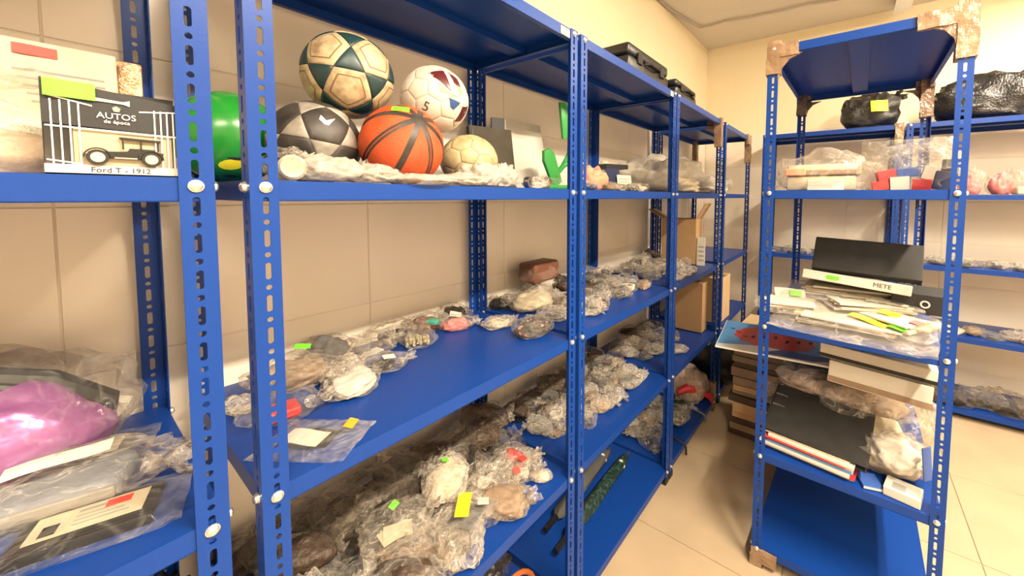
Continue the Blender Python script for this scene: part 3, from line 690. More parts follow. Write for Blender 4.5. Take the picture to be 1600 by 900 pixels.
for y in (-.022, .025):
    wh = MB().prism([(y+.0095*math.cos(a), .0065+.0095*math.sin(a)) for a in [2*PI*i/18 for i in range(18)]], 0, .0025, 0, FACE_X((.0042, 0, 0))).build('wheel', 'charcoal', c)
    MB().prism([(y+.0062*math.cos(a), .0065+.0062*math.sin(a)) for a in [2*PI*i/18 for i in range(18)]], 0, .0006, 0, FACE_X((.0066, 0, 0))).build('spokes', 'cream', wh)
    MB().prism([(y+.012*math.cos(a), .0065+.012*math.sin(a)) for a in [PI*i/10 for i in range(11)]]+[(y+.0105*math.cos(a), .0065+.0105*math.sin(a)) for a in [PI*(10-i)/10 for i in range(11)]], 0, .004, 0, FACE_X((.0035, 0, 0))).build('mudguard', 'black_plastic', c)
MB().box(-.001, .0055, -.033, -.030, .010, .014).box(-.001, .006, -.008, .012, .006, .0075).build('brightwork', 'steel', c)
note(t, 'note_green', .040, .020, (.003, -.037, .101), (PI/2, 0, PI/2))
MB().box(-.003, .0005, -bw/2+.001, bw/2-.001, .012, .056).build('window_film', 'film_flat', t)
# white printed plastic bag left of it
t = thing('printed_bag', 'clear bag with pale printed cloth behind the toy car pack', 'bag', (-.13, -.245, ZU+.001), PI/2)
inst('contents', remat(LUMPS[0], 'print_pale'), t, (0, .02, 0), sc=(.095, .06, .11)); inst('folded_cloth', remat(LUMPS[3], 'skin_print'), t, (.0, -.025, 0), sc=(.09, .05, .07)); inst('film', remat(FILMS[3], 'film_clear'), t, sc=(.105, .1, .2))
# envelope with red label leaning on the wall
t = thing('beige_envelope', 'large beige envelope with a red label leaning behind the toy car pack', 'envelope', (-.30, -.25, ZU+.001), 0); t.rotation_euler = (0, -.15, 0)
MB().prism([(-.14, 0), (.135, 0), (.135, .215), (-.14, .215)], 0, .012, 0, FACE_X((0, 0, 0))).build('envelope', 'print_beige', t, bevel=.003)
note(t, 'note_red', .042, .016, (.014, .052, .198), (PI/2, 0, PI/2), 'red_label')
mb = MB()
for k in range(5): mb.box(.0125, .013, .03+.004*k, .12, .165-.012*k, .168-.012*k)
mb.build('printed_lines', 'ink_grey', t)
t = thing('copper_wrapper', 'crinkled copper-coloured wrapper beside the rear post of the first unit', 'wrapper', (-.345, -.098, ZU), 0)
MB().box(-.012, 0, -.016, .016, 0, .215).build('wrapper', 'foil_copper', t, bevel=.004, smooth=True)

# ------------------------------------------------------------------ balls
PHI = (1+5**.5)/2
IV = [Vector(v).normalized() for v in [(0, s, t*PHI) for s in (1, -1) for t in (1, -1)]+[(s, t*PHI, 0) for s in (1, -1) for t in (1, -1)]+[(s*PHI, 0, t) for s in (1, -1) for t in (1, -1)]]
EL = min((IV[0]-v).length for v in IV[1:])
NB = [[j for j in range(12) if j != i and abs((IV[i]-IV[j]).length-EL) < .01] for i in range(12)]
TRI = [(i, j, k) for i in range(12) for j in NB[i] if j > i for k in NB[i] if k > j and k in NB[j]]
def ordered(c, pts):
    a = (pts[0]-c*pts[0].dot(c)).normalized(); b = c.cross(a)
    return sorted(pts, key=lambda p: math.atan2(p.dot(b), p.dot(a)))
def ico_dodeca():
    P = [(IV[i], ordered(IV[i], [((IV[i]+IV[j])/2).normalized() for j in NB[i]])) for i in range(12)]
    T = []
    for f in TRI:
        c = (IV[f[0]]+IV[f[1]]+IV[f[2]]).normalized(); T.append((c, ordered(c, [((IV[f[a]]+IV[f[(a+1) % 3]])/2).normalized() for a in range(3)])))
    return P, T
def trunc_ico():
    P = [(IV[i], ordered(IV[i], [((IV[i]*2+IV[j])/3).normalized() for j in NB[i]])) for i in range(12)]
    H = []
    for f in TRI:
        c = (IV[f[0]]+IV[f[1]]+IV[f[2]]).normalized(); pts = []
        for a in range(3):
            p, q = IV[f[a]], IV[f[(a+1) % 3]]; pts += [((p*2+q)/3).normalized(), ((p+q*2)/3).normalized()]
        H.append((c, ordered(c, pts)))
    return P, H
def view_dir(c, dx, dy):
    z = (CAM-Vector(c)).normalized(); x = CR-z*CR.dot(z); x.normalize(); y = z.cross(x)
    return x*dx+y*dy+z*math.sqrt(max(0, 1-dx*dx-dy*dy))
def align(a1, a2, b1, b2):
    def fr(p, q): p = p.normalized(); q = (q-p*q.dot(p)).normalized(); return Matrix((p, q, p.cross(q))).transposed()
    return fr(b1, b2) @ fr(a1, a2).transposed()
def panel(R, Q, c, poly, mats, name, parent, shrink=.955, rings=None, puff=.02, k=5):
    c = Q @ c; poly = [Q @ p for p in poly]; n = len(poly); rings = rings or [(.5, 0), (.8, 0), (.93, 0), (1, 0)]
    vs = [c*R*(1+puff*.6)]; fs = []; mi = []; m = n*k
    for t, _ in rings:
        for i in range(n):
            for j in range(k):
                e = poly[i].lerp(poly[(i+1) % n], j/k).normalized(); p = c.lerp(e, t*shrink).normalized()
                vs.append(p*R*(1+puff*.6*(1-t**4)-(.012 if t == 1 else 0)))
    for i in range(m): fs.append((0, 1+i, 1+(i+1) % m)); mi.append(rings[0][1])
    for r in range(len(rings)-1):
        for i in range(m): fs.append((1+r*m+i, 1+(r+1)*m+i, 1+(r+1)*m+(i+1) % m, 1+r*m+(i+1) % m)); mi.append(rings[r+1][1])
    me = bpy.data.meshes.new(name); me.from_pydata(vs, [], fs)
    for x in mats: me.materials.append(M[x])
    me.polygons.foreach_set('material_index', mi); me.polygons.foreach_set('use_smooth', [True]*len(fs)); me.update()
    return link(bpy.data.objects.new(name, me), parent)
def core(R, matn, parent):
    bm = ico(4)
    for v in bm.verts: v.co *= R*.985
    me = finish(bm, 'core'); me.materials[0] = M[matn]; return inst('core', me, parent)
def mark(R, d, poly, matn, parent, up=None, name='printed_mark', lift=1.014, dens=4):
    """thin print lying on the ball: 2-D polygon (in radii) about direction d"""
    d = d.normalized(); up = up or CU; y = (up-d*up.dot(d)).normalized(); x = y.cross(d)
    cx = sum(p[0] for p in poly)/len(poly); cy = sum(p[1] for p in poly)/len(poly); n = len(poly); k = dens
    vs = []; fs = []
    def P(u, v, l): return (d+x*u+y*v).normalized()*R*l
    vs.append(P(cx, cy, lift)); m = n*k
    for r in (.5, 1):
        for i in range(n):
            for j in range(k):
                u = poly[i][0]+(poly[(i+1) % n][0]-poly[i][0])*j/k; v = poly[i][1]+(poly[(i+1) % n][1]-poly[i][1])*j/k
                vs.append(P(cx+(u-cx)*r, cy+(v-cy)*r, lift))
    for i in range(m): fs += [(0, 1+i, 1+(i+1) % m), (1+i, 1+m+i, 1+m+(i+1) % m, 1+(i+1) % m)]
    me = bpy.data.meshes.new(name); me.from_pydata(vs, [], fs); me.materials.append(M[matn]); me.polygons.foreach_set('use_smooth', [True]*len(fs)); me.update()
    return link(bpy.data.objects.new(name, me), parent)
def ball(label, c, R, sq=1.0):
    t = thing('sports_ball', label, 'ball', c, 0, 'sports balls on the upper shelf'); t.scale = (1, 1, sq); return t
SW = [(-.13, .02), (-.05, -.08), (.02, -.09), (.16, .1), (.03, -.02), (-.04, -.02), (-.09, .12)]
# old cream and dark green ball on top
c1 = (-.235, .233, 1.760); R = .095; t = ball('worn cream ball with dark green triangles, on top of the other balls', c1, R); core(R, 'seam_dark', t)
P5, T3 = ico_dodeca(); Q = align(P5[0][0], P5[NB[0][0]][0], view_dir(c1, -.06, -.29), view_dir(c1, -.37, .58))
for c, p in P5: panel(R, Q, c, p, ['ball_cream', 'ball_line'], 'panel', t, .975, [(.4, 0), (.66, 0), (.72, 1), (.86, 0), (.95, 0), (1, 0)])
for c, p in T3: panel(R, Q, c, p, ['ball_darkgreen'], 'panel', t, .975)
# black and grey ball
c2 = (-.215, .152, 1.596); R = .087; t = ball('black and grey panelled football at the left of the row', c2, R); core(R, 'seam_dark', t)
Q = align(P5[0][0], P5[NB[0][0]][0], view_dir(c2, .28, .46), view_dir(c2, -.33, -.15))
for c, p in P5: panel(R, Q, c, p, ['ball_black'], 'panel', t, .985)
for c, p in T3: panel(R, Q, c, p, ['ball_grey'], 'panel', t, .985)
mark(R, view_dir(c2, .27, .50), [(x*1.2, y*1.2) for x, y in SW], 'ink_white', t); mark(R, view_dir(c2, -.15, -.25), [(x*.8, y*.8) for x, y in SW], 'ink_white', t)
# basketball
c3 = (-.112, .29, 1.598); R = .089; t = ball('orange and black basketball', c3, R); core(R, 'ball_black', t)
ax = view_dir(c3, .42, .62); e1 = ax.orthogonal().normalized(); e2 = ax.cross(e1)
for k in range(8):
    n = 18; vs = []; fs = []; gap = .085 if k % 2 == 0 else .05
    a0, a1 = k*PI/4+.2, (k+1)*PI/4+.2
    for i in range(n+1):
        th = .20+(PI-.40)*i/n; mg = min(PI/8-.02, .075/math.sin(th))
        for j in range(7):
            a = a0+mg+(a1-a0-2*mg)*j/6; ed = (j in (0, 6)) or (i in (0, n))
            d = ax*math.cos(th)+(e1*math.cos(a)+e2*math.sin(a))*math.sin(th); vs.append(d*R*(1.012 if not ed else .995))
    for i in range(n):
        for j in range(6): fs.append((i*7+j, i*7+j+1, i*7+j+8, i*7+j+7))
    me = bpy.data.meshes.new('panel'); me.from_pydata(vs, [], fs); me.materials.append(M['ball_orange']); me.polygons.foreach_set('use_smooth', [True]*len(fs)); me.update(); inst('panel', me, t)
    # thin orange line inside the black channel
    if k in (0, 3, 5):
        mb = MB(); mb.tube([(ax*math.cos(th)+(e1*math.cos(a0)+e2*math.sin(a0))*math.sin(th))*R*.99 for th in [.5+(PI-1)*i/16 for i in range(17)]], .0011, 6); mb.build('seam_line', 'ball_orange', t, smooth=True)
mark(R, view_dir(c3, .02, .86), [(-.2, -.1), (.2, -.1), (.2, .14), (-.2, .14)], 'note_green', t, name='sticker')
mark(R, view_dir(c3, -.52, -.72), [(.16*math.cos(a), .1*math.sin(a)) for a in [2*PI*i/10 for i in range(10)]], 'ball_black', t)
# white ball with maroon, gold and blue marks
c4 = (-.15, .404, 1.728); R = .082; t = ball('white football with maroon, gold and blue marks and a figure five', c4, R); core(R, 'seam_pale', t)
P5b, H6 = trunc_ico(); Q = align(P5b[0][0], P5b[NB[0][0]][0], view_dir(c4, -.45, .35), view_dir(c4, .2, -.1))
for c, p in P5b+H6: panel(R, Q, c, p, ['ball_white'], 'panel', t, .982)
for (dx, dy, poly, mn) in ((.22, .62, [(-.28, .12), (.08, .26), (.22, -.30), (.10, -.22)], 'ball_maroon'), (.58, .55, [(-.1, .25), (.12, .1), (.18, -.28), (-.02, -.05)], 'ball_maroon'),
                           (.36, .22, [(-.22, .2), (.16, -.06), (.3, -.06), (-.16, -.02)], 'ball_gold'), (.72, .22, [(-.1, .2), (.1, .05), (.0, -.1)], 'ball_gold'),
                           (.62, -.22, [(-.28, .16), (.04, .12), (-.1, -.08), (-.2, -.04)], 'ball_blue'), (.78, -.36, [(-.12, .1), (.18, .2), (.1, -.2), (-.12, -.3)], 'ball_maroon')):
    mark(R, view_dir(c4, dx, dy), [(x*1.35, y*1.35) for x, y in poly], mn, t)
d5 = view_dir(c4, -.27, -.18); me = text_mesh('5', .4, 'ink', .0); y5 = (CU-d5*CU.dot(d5)).normalized(); x5 = y5.cross(d5); a = -.5
x5, y5 = x5*math.cos(a)+y5*math.sin(a), y5*math.cos(a)-x5*math.sin(a)
for v in me.vertices: p = v.co.copy(); v.co = (d5+x5*p.x+y5*p.y).normalized()*R*1.016
inst('figure_five', me, t)
# cream half-flat ball
c5 = (-.16, .520, 1.583); R = .079; t = ball('soft yellowed cream ball at the right of the row', c5, R, .92); core(R, 'seam_dark', t)
Q = align(P5b[0][0], P5b[NB[0][0]][0], view_dir(c5, .0, .2), view_dir(c5, -.5, -.3))
for c, p in P5b+H6: panel(R, Q, c, p, ['ball_dirty'], 'panel', t, .985)
# green play ball behind the posts
c6 = (-.362, .043, 1.606); R = .096; t = ball('glossy green play ball half hidden behind the double blue posts', c6, R)
bm = ico(5)
for v in bm.verts: v.co *= R
me = finish(bm, 'shell'); me.materials[0] = M['ball_green']; inst('shell', me, t)
mark(R, view_dir(c6, .0, -.55), [(.22*math.cos(a)-.05, .14*math.sin(a)+.05*math.cos(a)) for a in [2*PI*i/12 for i in range(12)]], 'note_yellow', t, lift=1.003)
mark(R, view_dir(c6, .05, -.42), [(.16*math.cos(a), .035*math.sin(a)) for a in [2*PI*i/10 for i in range(10)]], 'ink', t, lift=1.004)
mark(R, view_dir(c6, -.1, -.8), [(.12*math.cos(a), .06*math.sin(a)) for a in [2*PI*i/10 for i in range(10)]], 'ink', t, lift=1.004)

# ---- crumpled wrappers along the front of the ball shelf
gw = 'crumpled plastic wrappers in front of the balls'
t = thing('tape_roll', 'white roll standing in a wrapper before the black and grey ball', 'roll', (-.05, .053, ZU+.024)); 
MB().lathe([(.001, -.009), (.017, -.010), (.021, -.006), (.021, .006), (.017, .010), (.010, .007), (.001, .008)], 24).build('roll', 'cream', t, smooth=True); t.rotation_euler = (PI/2, .4, 1.35)
for k, (lb, x, y, s, sx, hz, rz) in enumerate((('crumpled clear wrapper below the black and grey ball', -.055, .115, .05, 1.1, .7, 1.3), ('white crumpled wrapper between the grey ball and the basketball', -.045, .19, .05, 1.3, .55, 1.5), ('long white wrapper in front of the basketball', -.035, .29, .075, 1.2, .32, 1.57),
        ('white wrapper at the right of the basketball', -.04, .40, .055, 1.1, .42, 1.4), ('crumpled wrapper in front of the soft cream ball', -.06, .475, .055, 1.0, .75, 1.8), ('frayed white wrapper right of the soft cream ball', -.07, .55, .045, 1.0, .8, 1.2))):
    bag(lb, (x, y, ZU+.001), rz, s, 'film_sheet', None, None, gw, tied=k in (0, 1, 4, 5), crumple=k in (1, 3, 5), hz=hz*(1.7 if k in (0, 4, 5) else 1.2), seed=50+k, name='plastic_wrapper', cat='wrapper')

# ------------------------------------------------------------------ right end of the ball shelf
def slab(name, label, cat, mats, w, h, th, M4, bev=.001, group=None, extra=None):
    """upright or leaning flat thing: w x h face, thickness th, placed by matrix"""
    o = bpy.data.objects.new(name, None); o.empty_display_size = .05; link(o); o.matrix_world = M4; tag(o, label, cat, group)
    MB().box(-w/2, w/2, 0, h, -th, 0).build('body', mats, o, bevel=bev)
    if extra: extra(o)
    return o
def leanX(loc, lean=0, rz=0):  # face towards +x, leaning back by lean
    return Matrix.Translation(loc) @ Matrix.Rotation(rz, 4, 'Z') @ FACE_X((0, 0, 0)) @ Matrix.Rotation(-lean, 4, 'X')
def leanY(loc, lean=0, rz=0):  # face towards -y
    return Matrix.Translation(loc) @ Matrix.Rotation(rz, 4, 'Z') @ FACE_NY((0, 0, 0)) @ Matrix.Rotation(-lean, 4, 'X')
slab('ring_folder', 'dark grey folder leaning behind the soft cream ball', 'folder', 'folder_grey', .16, .205, .022, leanX((-.235, .695, ZU+.006), .18, -.25), .003,
     extra=lambda o: MB().box(-.074, -.066, .0, .19, -.024, .002).build('spine_edge', 'black_card', o))
slab('notebook', 'thin black notebook with a white page edge standing behind the grey folder', 'notebook', 'black_card', .05, .262, .012, leanX((-.33, .80, ZU+.003), .06, -.5), .001,
     extra=lambda o: MB().box(.0255, .0275, .004, .258, -.010, -.002).build('page_edge', 'white_paper', o))
def sheet(o):
    for k in range(5): MB().box(-.06, .05, .05+.03*k, .052+.03*k, .0002, .0005).build('printed_line', 'ink_grey', o)
slab('paper_sheet', 'large white paper sheet leaning on the wall by the green toy', 'paper', 'white_paper', .24, .30, .003, leanX((-.38, 1.03, ZU+.002), .2, -.05), .0005)
slab('paper_sheet', 'smaller white paper sheet tilted in front of the large sheet', 'paper', 'white_paper', .15, .22, .003, leanX((-.33, .955, ZU+.002), .3, -.15), .0005)
# green toy (plastic spade and flap) across the posts
t = thing('green_toy', 'bright green plastic toy with flat blades beside the double posts', 'toy', (-.27, 1.065, ZU+.002))
def blade(pts, th, M4, nm): 
    o = MB().prism(pts, -th/2, th/2, 0).build(nm, 'toy_green', t, bevel=.003, smooth=True); o.matrix_local = M4; return o
blade([(-.035, .22), (.035, .225), (.03, .33), (.0, .37), (-.04, .37)], .012, FACE_X((0, .10, 0)) @ Matrix.Rotation(.12, 4, 'Z'), 'upper_blade')
blade([(-.028, .0), (.03, .0), (.038, .12), (.022, .15), (-.015, .155), (-.035, .12)], .014, FACE_X((.03, -.035, .02)) @ Matrix.Rotation(.5, 4, 'Z'), 'lower_blade')
MB().tube([(.03, -.05, .05), (.02, -.02, .07), (.01, .03, .10), (0, .09, .16), (0, .1, .26)], .011, 10).build('stalk', 'toy_green', t, smooth=True)
MB().tube([(.01, .03, .10), (.03, .10, .14), (.04, .15, .16)], [.010, .012, .006], 10).build('side_stalk', 'toy_green', t, smooth=True)
MB().box(-.04, .06, -.12, .14, 0, .02).build('base', 'toy_green', t, bevel=.008, smooth=True)
t = thing('small_reel', 'small black and white reel lying at the shelf edge', 'reel', (-.10, .70, ZU+.02)); t.rotation_euler = (0, PI/2, .3)
MB().lathe([(.008, -.008), (.017, -.008), (.018, 0), (.017, .008), (.008, .008), (.007, 0)], 18).build('rim', 'steel', t, smooth=True)
MB().lathe([(.001, -.006), (.007, -.006), (.007, .006), (.001, .006)], 12).build('hub', 'black_plastic', t, smooth=True)
bag('white cloth bundle on the ball shelf left of the double posts', (-.12, .765, ZU+.001), 1.4, .045, 'film_white', 'lump', 'white_paper', seed=61, tied=False, crumple=True, hz=.8)
bag('tan cloth lump under the green toy', (-.26, .985, ZU+.001), 1.2, .06, 'film_clear', 'lump', 'rust', seed=62, tied=False)
# next unit, upper shelf
gu = 'things on the upper shelf right of the double posts'
bag('red and yellow patterned bag behind the double posts', (-.20, 1.22, ZU+.001), 1.3, .075, 'film_clear', 'lump', 'salmon', gu, seed=63, hz=1.7, tied=False, csc=.95)
bag('white and navy cloth bag at the front right of the double posts', (-.075, 1.00, ZU+.001), 1.5, .055, 'film_hazy', 'lump', 'navy', gu, seed=64, tied=False, hz=.7)
slab('blue_box', 'dark blue box with a black lid edge on the upper shelf', 'box', 'navy', .085, .135, .06, leanX((-.25, 1.50, ZU+.002), 0, -.35), .002,
     extra=lambda o: MB().box(-.043, .10, .115, .137, -.06, .001).build('black_lid', 'black_card', o))
slab('price_card', 'white printed card leaning in front of the dark blue box', 'card', 'white_paper', .10, .085, .002, leanX((-.21, 1.56, ZU+.002), .15, -.3), .0003,
     extra=lambda o: [MB().box(-.04, .03, .02+.014*k, .024+.014*k, .0002, .0006).build('printed_line', 'ink_grey', o) for k in range(4)] and None)
for k, (x, y, s, m, lb) in enumerate(((-.12, 1.30, .055, 'camo', 'camouflage cloth bag in front of the price card'), (-.10, 1.42, .05, 'camo', 'second camouflage bag nearer the right post'), (-.09, 1.20, .05, 'tan', 'bag of orange and tan beads at the shelf edge'), (-.16, 1.58, .06, 'cream', 'pale bag by the right post of the upper shelf'))):
    bag(lb, (x, y, ZU+.001), .8+k, s, 'film_clear', 'lump', m, gu, seed=65+k, tied=False, hz=.9)
t = thing('paper_tube', 'beige wrapped tube standing at the back of the upper shelf', 'tube', (-.36, 1.60, ZU+.001))
MB().lathe([(.03, 0), (.034, .02), (.033, .10), (.035, .14), (.028, .15), (.02, .165)], 14).build('wrapped_tube', 'skin_print', t, smooth=True)
bag('tall clear bag slumped against the beige tube', (-.30, 1.58, ZU+.001), .4, .055, 'film_hazy', 'lump', 'tan', seed=71, hz=2.0, tied=False)
# black cases on top of the row
def hard_case(label, x, y, z, w, l, h, rz):
    t = thing('black_case', label, 'case', (x, y, z), rz, 'black cases on top of the left row')
    MB().box(-w/2, w/2, -l/2, l/2, 0, h*.55).build('case_base', 'black_plastic', t, bevel=.012, seg=3, smooth=True)
    MB().box(-w/2+.002, w/2-.002, -l/2+.002, l/2-.002, h*.57, h).build('case_lid', 'black_plastic', t, bevel=.014, seg=3, smooth=True)
    for yy in (-l*.28, l*.28): MB().box(w/2-.002, w/2+.008, yy-.02, yy+.02, h*.35, h*.75).build('latch', 'charcoal', t, bevel=.003)
    MB().tube([(w/2, -.06, h*.5), (w/2+.02, -.05, h*.5), (w/2+.02, .05, h*.5), (w/2, .06, h*.5)], .006, 8).build('handle', 'charcoal', t, smooth=True)
hard_case('long black case lying on top of the unit right of the double posts', -.16, 1.44, ZT+.001, .26, .42, .115, .0)
hard_case('smaller black case on top of the carton unit', -.14, 1.89, ZT+.001, .24, .34, .085, .03)

# ------------------------------------------------------------------ fourth and fifth unit
t = thing('flat_sack', 'large pale flat sack filling the upper shelf of the carton unit', 'sack', (-.24, 2.11, ZU+.001), PI/2)
inst('film', remat(FILMS[5], 'film_sheet'), t, sc=(.36, .27, .24)); inst('contents', remat(LUMPS[4], 'cream'), t, sc=(.32, .28, .15))
t = thing('flat_sack', 'pale sack and papers on the upper shelf of the corner unit', 'sack', (-.24, 2.95, ZU+.001), PI/2)
inst('film', remat(FILMS[1], 'film_sheet'), t, sc=(.24, .25, .2)); inst('contents', remat(LUMPS[1], 'cream'), t, sc=(.22, .24, .11))
def carton(label, x, y, z, w, d, h, rz=0, m='cardboard', open_=False):
    t = thing('cardboard_box', label, 'box', (x, y, z), rz, 'cardboard cartons in the left row'); th = .004
    for nm, b in (('front_panel', (-w/2, w/2, -d/2, -d/2+th, 0, h)), ('back_panel', (-w/2, w/2, d/2-th, d/2, 0, h)), ('side_panel', (-w/2, -w/2+th, -d/2+th, d/2-th, 0, h)), ('side_panel', (w/2-th, w/2, -d/2+th, d/2-th, 0, h)), ('bottom_panel', (-w/2, w/2, -d/2, d/2, -.0, .004))):
        MB().box(*b).build(nm, m, t)
    if open_:
        f = MB().box(0, w*.5, -d/2, d/2, 0, th).build('flap', m, t); f.location = (w/2, 0, h); f.rotation_euler = (0, -1.05, 0)
        f = MB().box(-w*.5, 0, -d/2, d/2, 0, th).build('flap', m, t); f.location = (-w/2, 0, h); f.rotation_euler = (0, .5, 0)
        MB().box(-w/2+.01, w/2-.01, -d/2+.01, d/2-.01, h*.6, h*.8).build('black_filling', 'black_card', t)
    else:
        MB().box(-w/2, w/2, -d/2, -.002, h, h+th).build('flap', m, t); MB().box(-w/2, w/2, .002, d/2, h, h+th).build('flap', m, t)
        MB().box(-w/2-.0006, w/2+.0006, -.025, .025, h+th, h+th+.0006).build('packing_tape', 'pale_tape', t)
    return t
carton('open cardboard box with a raised flap on the middle shelf', -.235, 2.46, ZM+.001, .24, .13, .31, 0, 'cardboard', True)
carton('closed brown cardboard box on the shelf below the open one', -.19, 2.47, ZL+.001, .245, .11, .34, 0, 'cardboard')
carton('pale upright cardboard box in the corner unit', -.10, 2.82, ZL+.001, .16, .28, .33, 0, 'cardboard_pale')
slab('booklet', 'white printed booklet standing beside the open cardboard box', 'booklet', 'white_paper', .05, .19, .02, leanY((-.08, 2.40, ZM+.001), .05, .2), .001,
     extra=lambda o: [MB().box(-.018, .018, .03+.03*k, .042+.03*k, .0002, .0006).build('printed_block', 'ink_grey', o) for k in range(4)] and None)
for k, (x, y) in enumerate(((-.06, 1.86), (-.055, 2.0), (-.06, 2.14))):
    bag(('white tangled bag at the front edge, nearest of three before the open box', 'middle of three white bags before the open box', 'furthest of three white bags before the open box')[k], (x, y, ZM+.001), k, .045, 'film_white', 'coil', 'white_paper', seed=80+k)
bag('small white packet alone at the shelf edge below the cartons', (-.085, 2.02, ZL+.001), .9, .055, 'film_white', 'cards', 'white_paper', seed=85, tied=False, hz=1.2)
t = thing('striped_sack', 'pinkish-white sack standing on the bottom shelf behind the red scarf', 'sack', (-.16, 2.43, ZB+.001))
inst('film', remat(FILMS[6], 'film_pinkish'), t, sc=(.13, .12, .36)); inst('contents', remat(LUMPS[5], 'skin_print'), t, sc=(.11, .11, .22))
t = thing('refuse_sack', 'big black refuse sack on the floor of the corner unit', 'sack', (-.055, 2.90, ZB+.001)); inst('film', remat(FILMS[3], 'bin_bag'), t, sc=(.24, .26, .60))
t = thing('red_scarf', 'red knotted scarf on the bottom shelf below the cartons', 'scarf', (-.10, 2.36, ZB+.06)); 
MB().tube([(-.08, -.05, .03), (-.03, -.02, .06), (.02, .02, .05), (.05, .06, .02), (.09, .08, .0), (.10, .10, -.05)], [.02, .03, .028, .025, .02, .008], 10).build('cloth', 'red', t, smooth=True)
MB().lathe([(.001, -.03), (.025, -.02), (.032, 0), (.025, .02), (.001, .03)], 12, c=(.0, 0, .06)).build('knot', 'red', t, smooth=True)
for k, (lb, y, dz, m) in enumerate((('black strap hanging over the bottom shelf edge, nearest', 1.90, .12, 'black_plastic'), ('grey cord hanging over the bottom shelf edge near the taped foot', 2.27, .08, 'grey_cloth'))):
    t = MB().tube([(-.12, y, ZB+.03), (-.05, y+.01, ZB+.02), (-.004, y+.015, ZB+.008), (.008, y+.018, ZB-.005), (.010, y+.02, ZB-.03), (.009, y+.03, max(.012, ZB-dz*.5))], .006, 8).build('hanging_strap', m, smooth=True); tag(t, lb, 'strap')
for k, (x, y, m, lb) in enumerate(((-.14, 2.20, 'bottle_green', 'green and white patterned bag beside the red scarf'), (-.10, 2.08, 'camo', 'camouflage glove bag on the bottom shelf below the cartons'))):
    bag(lb, (x, y, ZB+.03), k+.4, .08, 'film_hazy', 'lump', m, seed=88+k)
# umbrellas on the bottom shelves
def umbrella(label, p0, p1, matn, handle=None, r=.026):
    a, b = Vector(p0), Vector(p1); L = (b-a).length
    t = thing('umbrella', label, 'umbrella', p0, 0, 'folded umbrellas on the bottom shelves'); t.rotation_mode = 'QUATERNION'; t.rotation_quaternion = Vector((1, 0, 0)).rotation_difference((b-a).normalized())
    mb = MB(); n = 16; pr = [(.02, .35), (.06, .75), (.3, 1), (.6, .98), (.85, .8), (.93, .55)]
    vs = [(L*u, r*k*(1+.18*math.sin(4*2*PI*j/n+u*5))*math.cos(2*PI*j/n), r*k*(1+.18*math.sin(4*2*PI*j/n+u*5))*math.sin(2*PI*j/n)) for u, k in pr for j in range(n)]
    mb.add(vs, [(i*n+j, i*n+(j+1) % n, (i+1)*n+(j+1) % n, (i+1)*n+j) for i in range(5) for j in range(n)]+[tuple(range(n)), tuple(5*n+j for j in range(n))])
    mb.build('canopy', matn, t, smooth=True); MB().tube([(L*.9, 0, 0), (L, 0, 0)], .006, 8).build('ferrule', 'steel', t)
    MB().lathe([(r*.7, -.012), (r*.85, 0), (r*.7, .012)], 14).build('strap', 'white_paper', t, smooth=True); t.children[-1].rotation_euler = (0, PI/2, 0); t.children[-1].location = (L*.82, 0, 0)
    if handle == 'hook': MB().tube([(L*.02, 0, 0)]+[(-.09+.0*k, 0, 0) for k in (0,)]+[(-.09-.035*math.sin(a), .035-.035*math.cos(a), 0) for a in [PI*k/6 for k in range(1, 7)]], .009, 8).build('handle', 'orange_handle', t, smooth=True)
    else: MB().tube([(L*.02, 0, 0), (-.07, 0, 0)], .012, 8).build('handle', 'black_plastic', t, smooth=True)
umbrella('dark green patterned umbrella with pale strap on the bottom shelf', (-.165, 1.00, ZB+.03), (-.20, 1.63, ZB+.03), 'bottle_green', r=.030)
umbrella('grey umbrella lying behind the dark green one', (-.26, 1.05, ZB+.03), (-.30, 1.60, ZB+.03), 'umbrella_grey', r=.030)
umbrella('black umbrella nearest the wall on the bottom shelf', (-.36, .98, ZB+.03), (-.38, 1.60, ZB+.03), 'umbrella_black', r=.032)
umbrella('black umbrella with an orange hooked handle on the bottom shelf', (-.235, .69, ZB+.03), (-.33, .19, ZB+.03), 'umbrella_black', 'hook', r=.030)
umbrella('black folded umbrella with white tag behind the orange handle', (-.30, .74, ZB+.03), (-.40, .20, ZB+.03), 'umbrella_black', r=.034)
bag('black bundle on the bottom shelf beside the orange handle', (-.35, .72, ZB+.001), .2, .10, 'film_smoky', 'lump', 'black_plastic', seed=95, tied=False)
slab('white_tag', 'small white tag lying at the front of the bottom shelf', 'tag', 'white_paper', .045, .02, .002, Matrix.Translation((-.17, .80, ZB+.004)) @ Matrix.Rotation(1.3, 4, 'Z'), .0003)

# ------------------------------------------------------------------ free-standing rack: contents
def tw(x, y, z): return TW2(x, y, z)
Z1, Z2, Z3 = 1.5125, .9939, .4714
t = thing('packet_bag', 'clear bag of cream folded packets with a salmon block on the rack', 'bag', tw(.18, .17, Z1))
MB().box(-.12, .10, -.06, .08, 0, .055).build('lower_packet', 'cream', t, bevel=.008, seg=2, smooth=True); MB().box(-.12, .115, -.05, .08, .056, .10).build('upper_packet', 'cream', t, bevel=.01, smooth=True)
MB().box(-.125, -.055, -.07, .02, .057, .085).build('salmon_block', 'salmon', t, bevel=.004); MB().box(-.055, .10, -.066, .02, .058, .078).build('tan_block', 'tan', t, bevel=.004)
MB().box(-.045, .065, -.125, -.085, 0, .038).build('white_box', 'white_paper', t, bevel=.002)
inst('film', remat(FILMS[0], 'film_hazy'), t, (0, -.01, 0), sc=(.165, .19, .22))
t = thing('packet_bag', 'clear bag of red, blue and white card packs on the rack', 'bag', tw(.42, .15, Z1))
rs = random.Random(3)
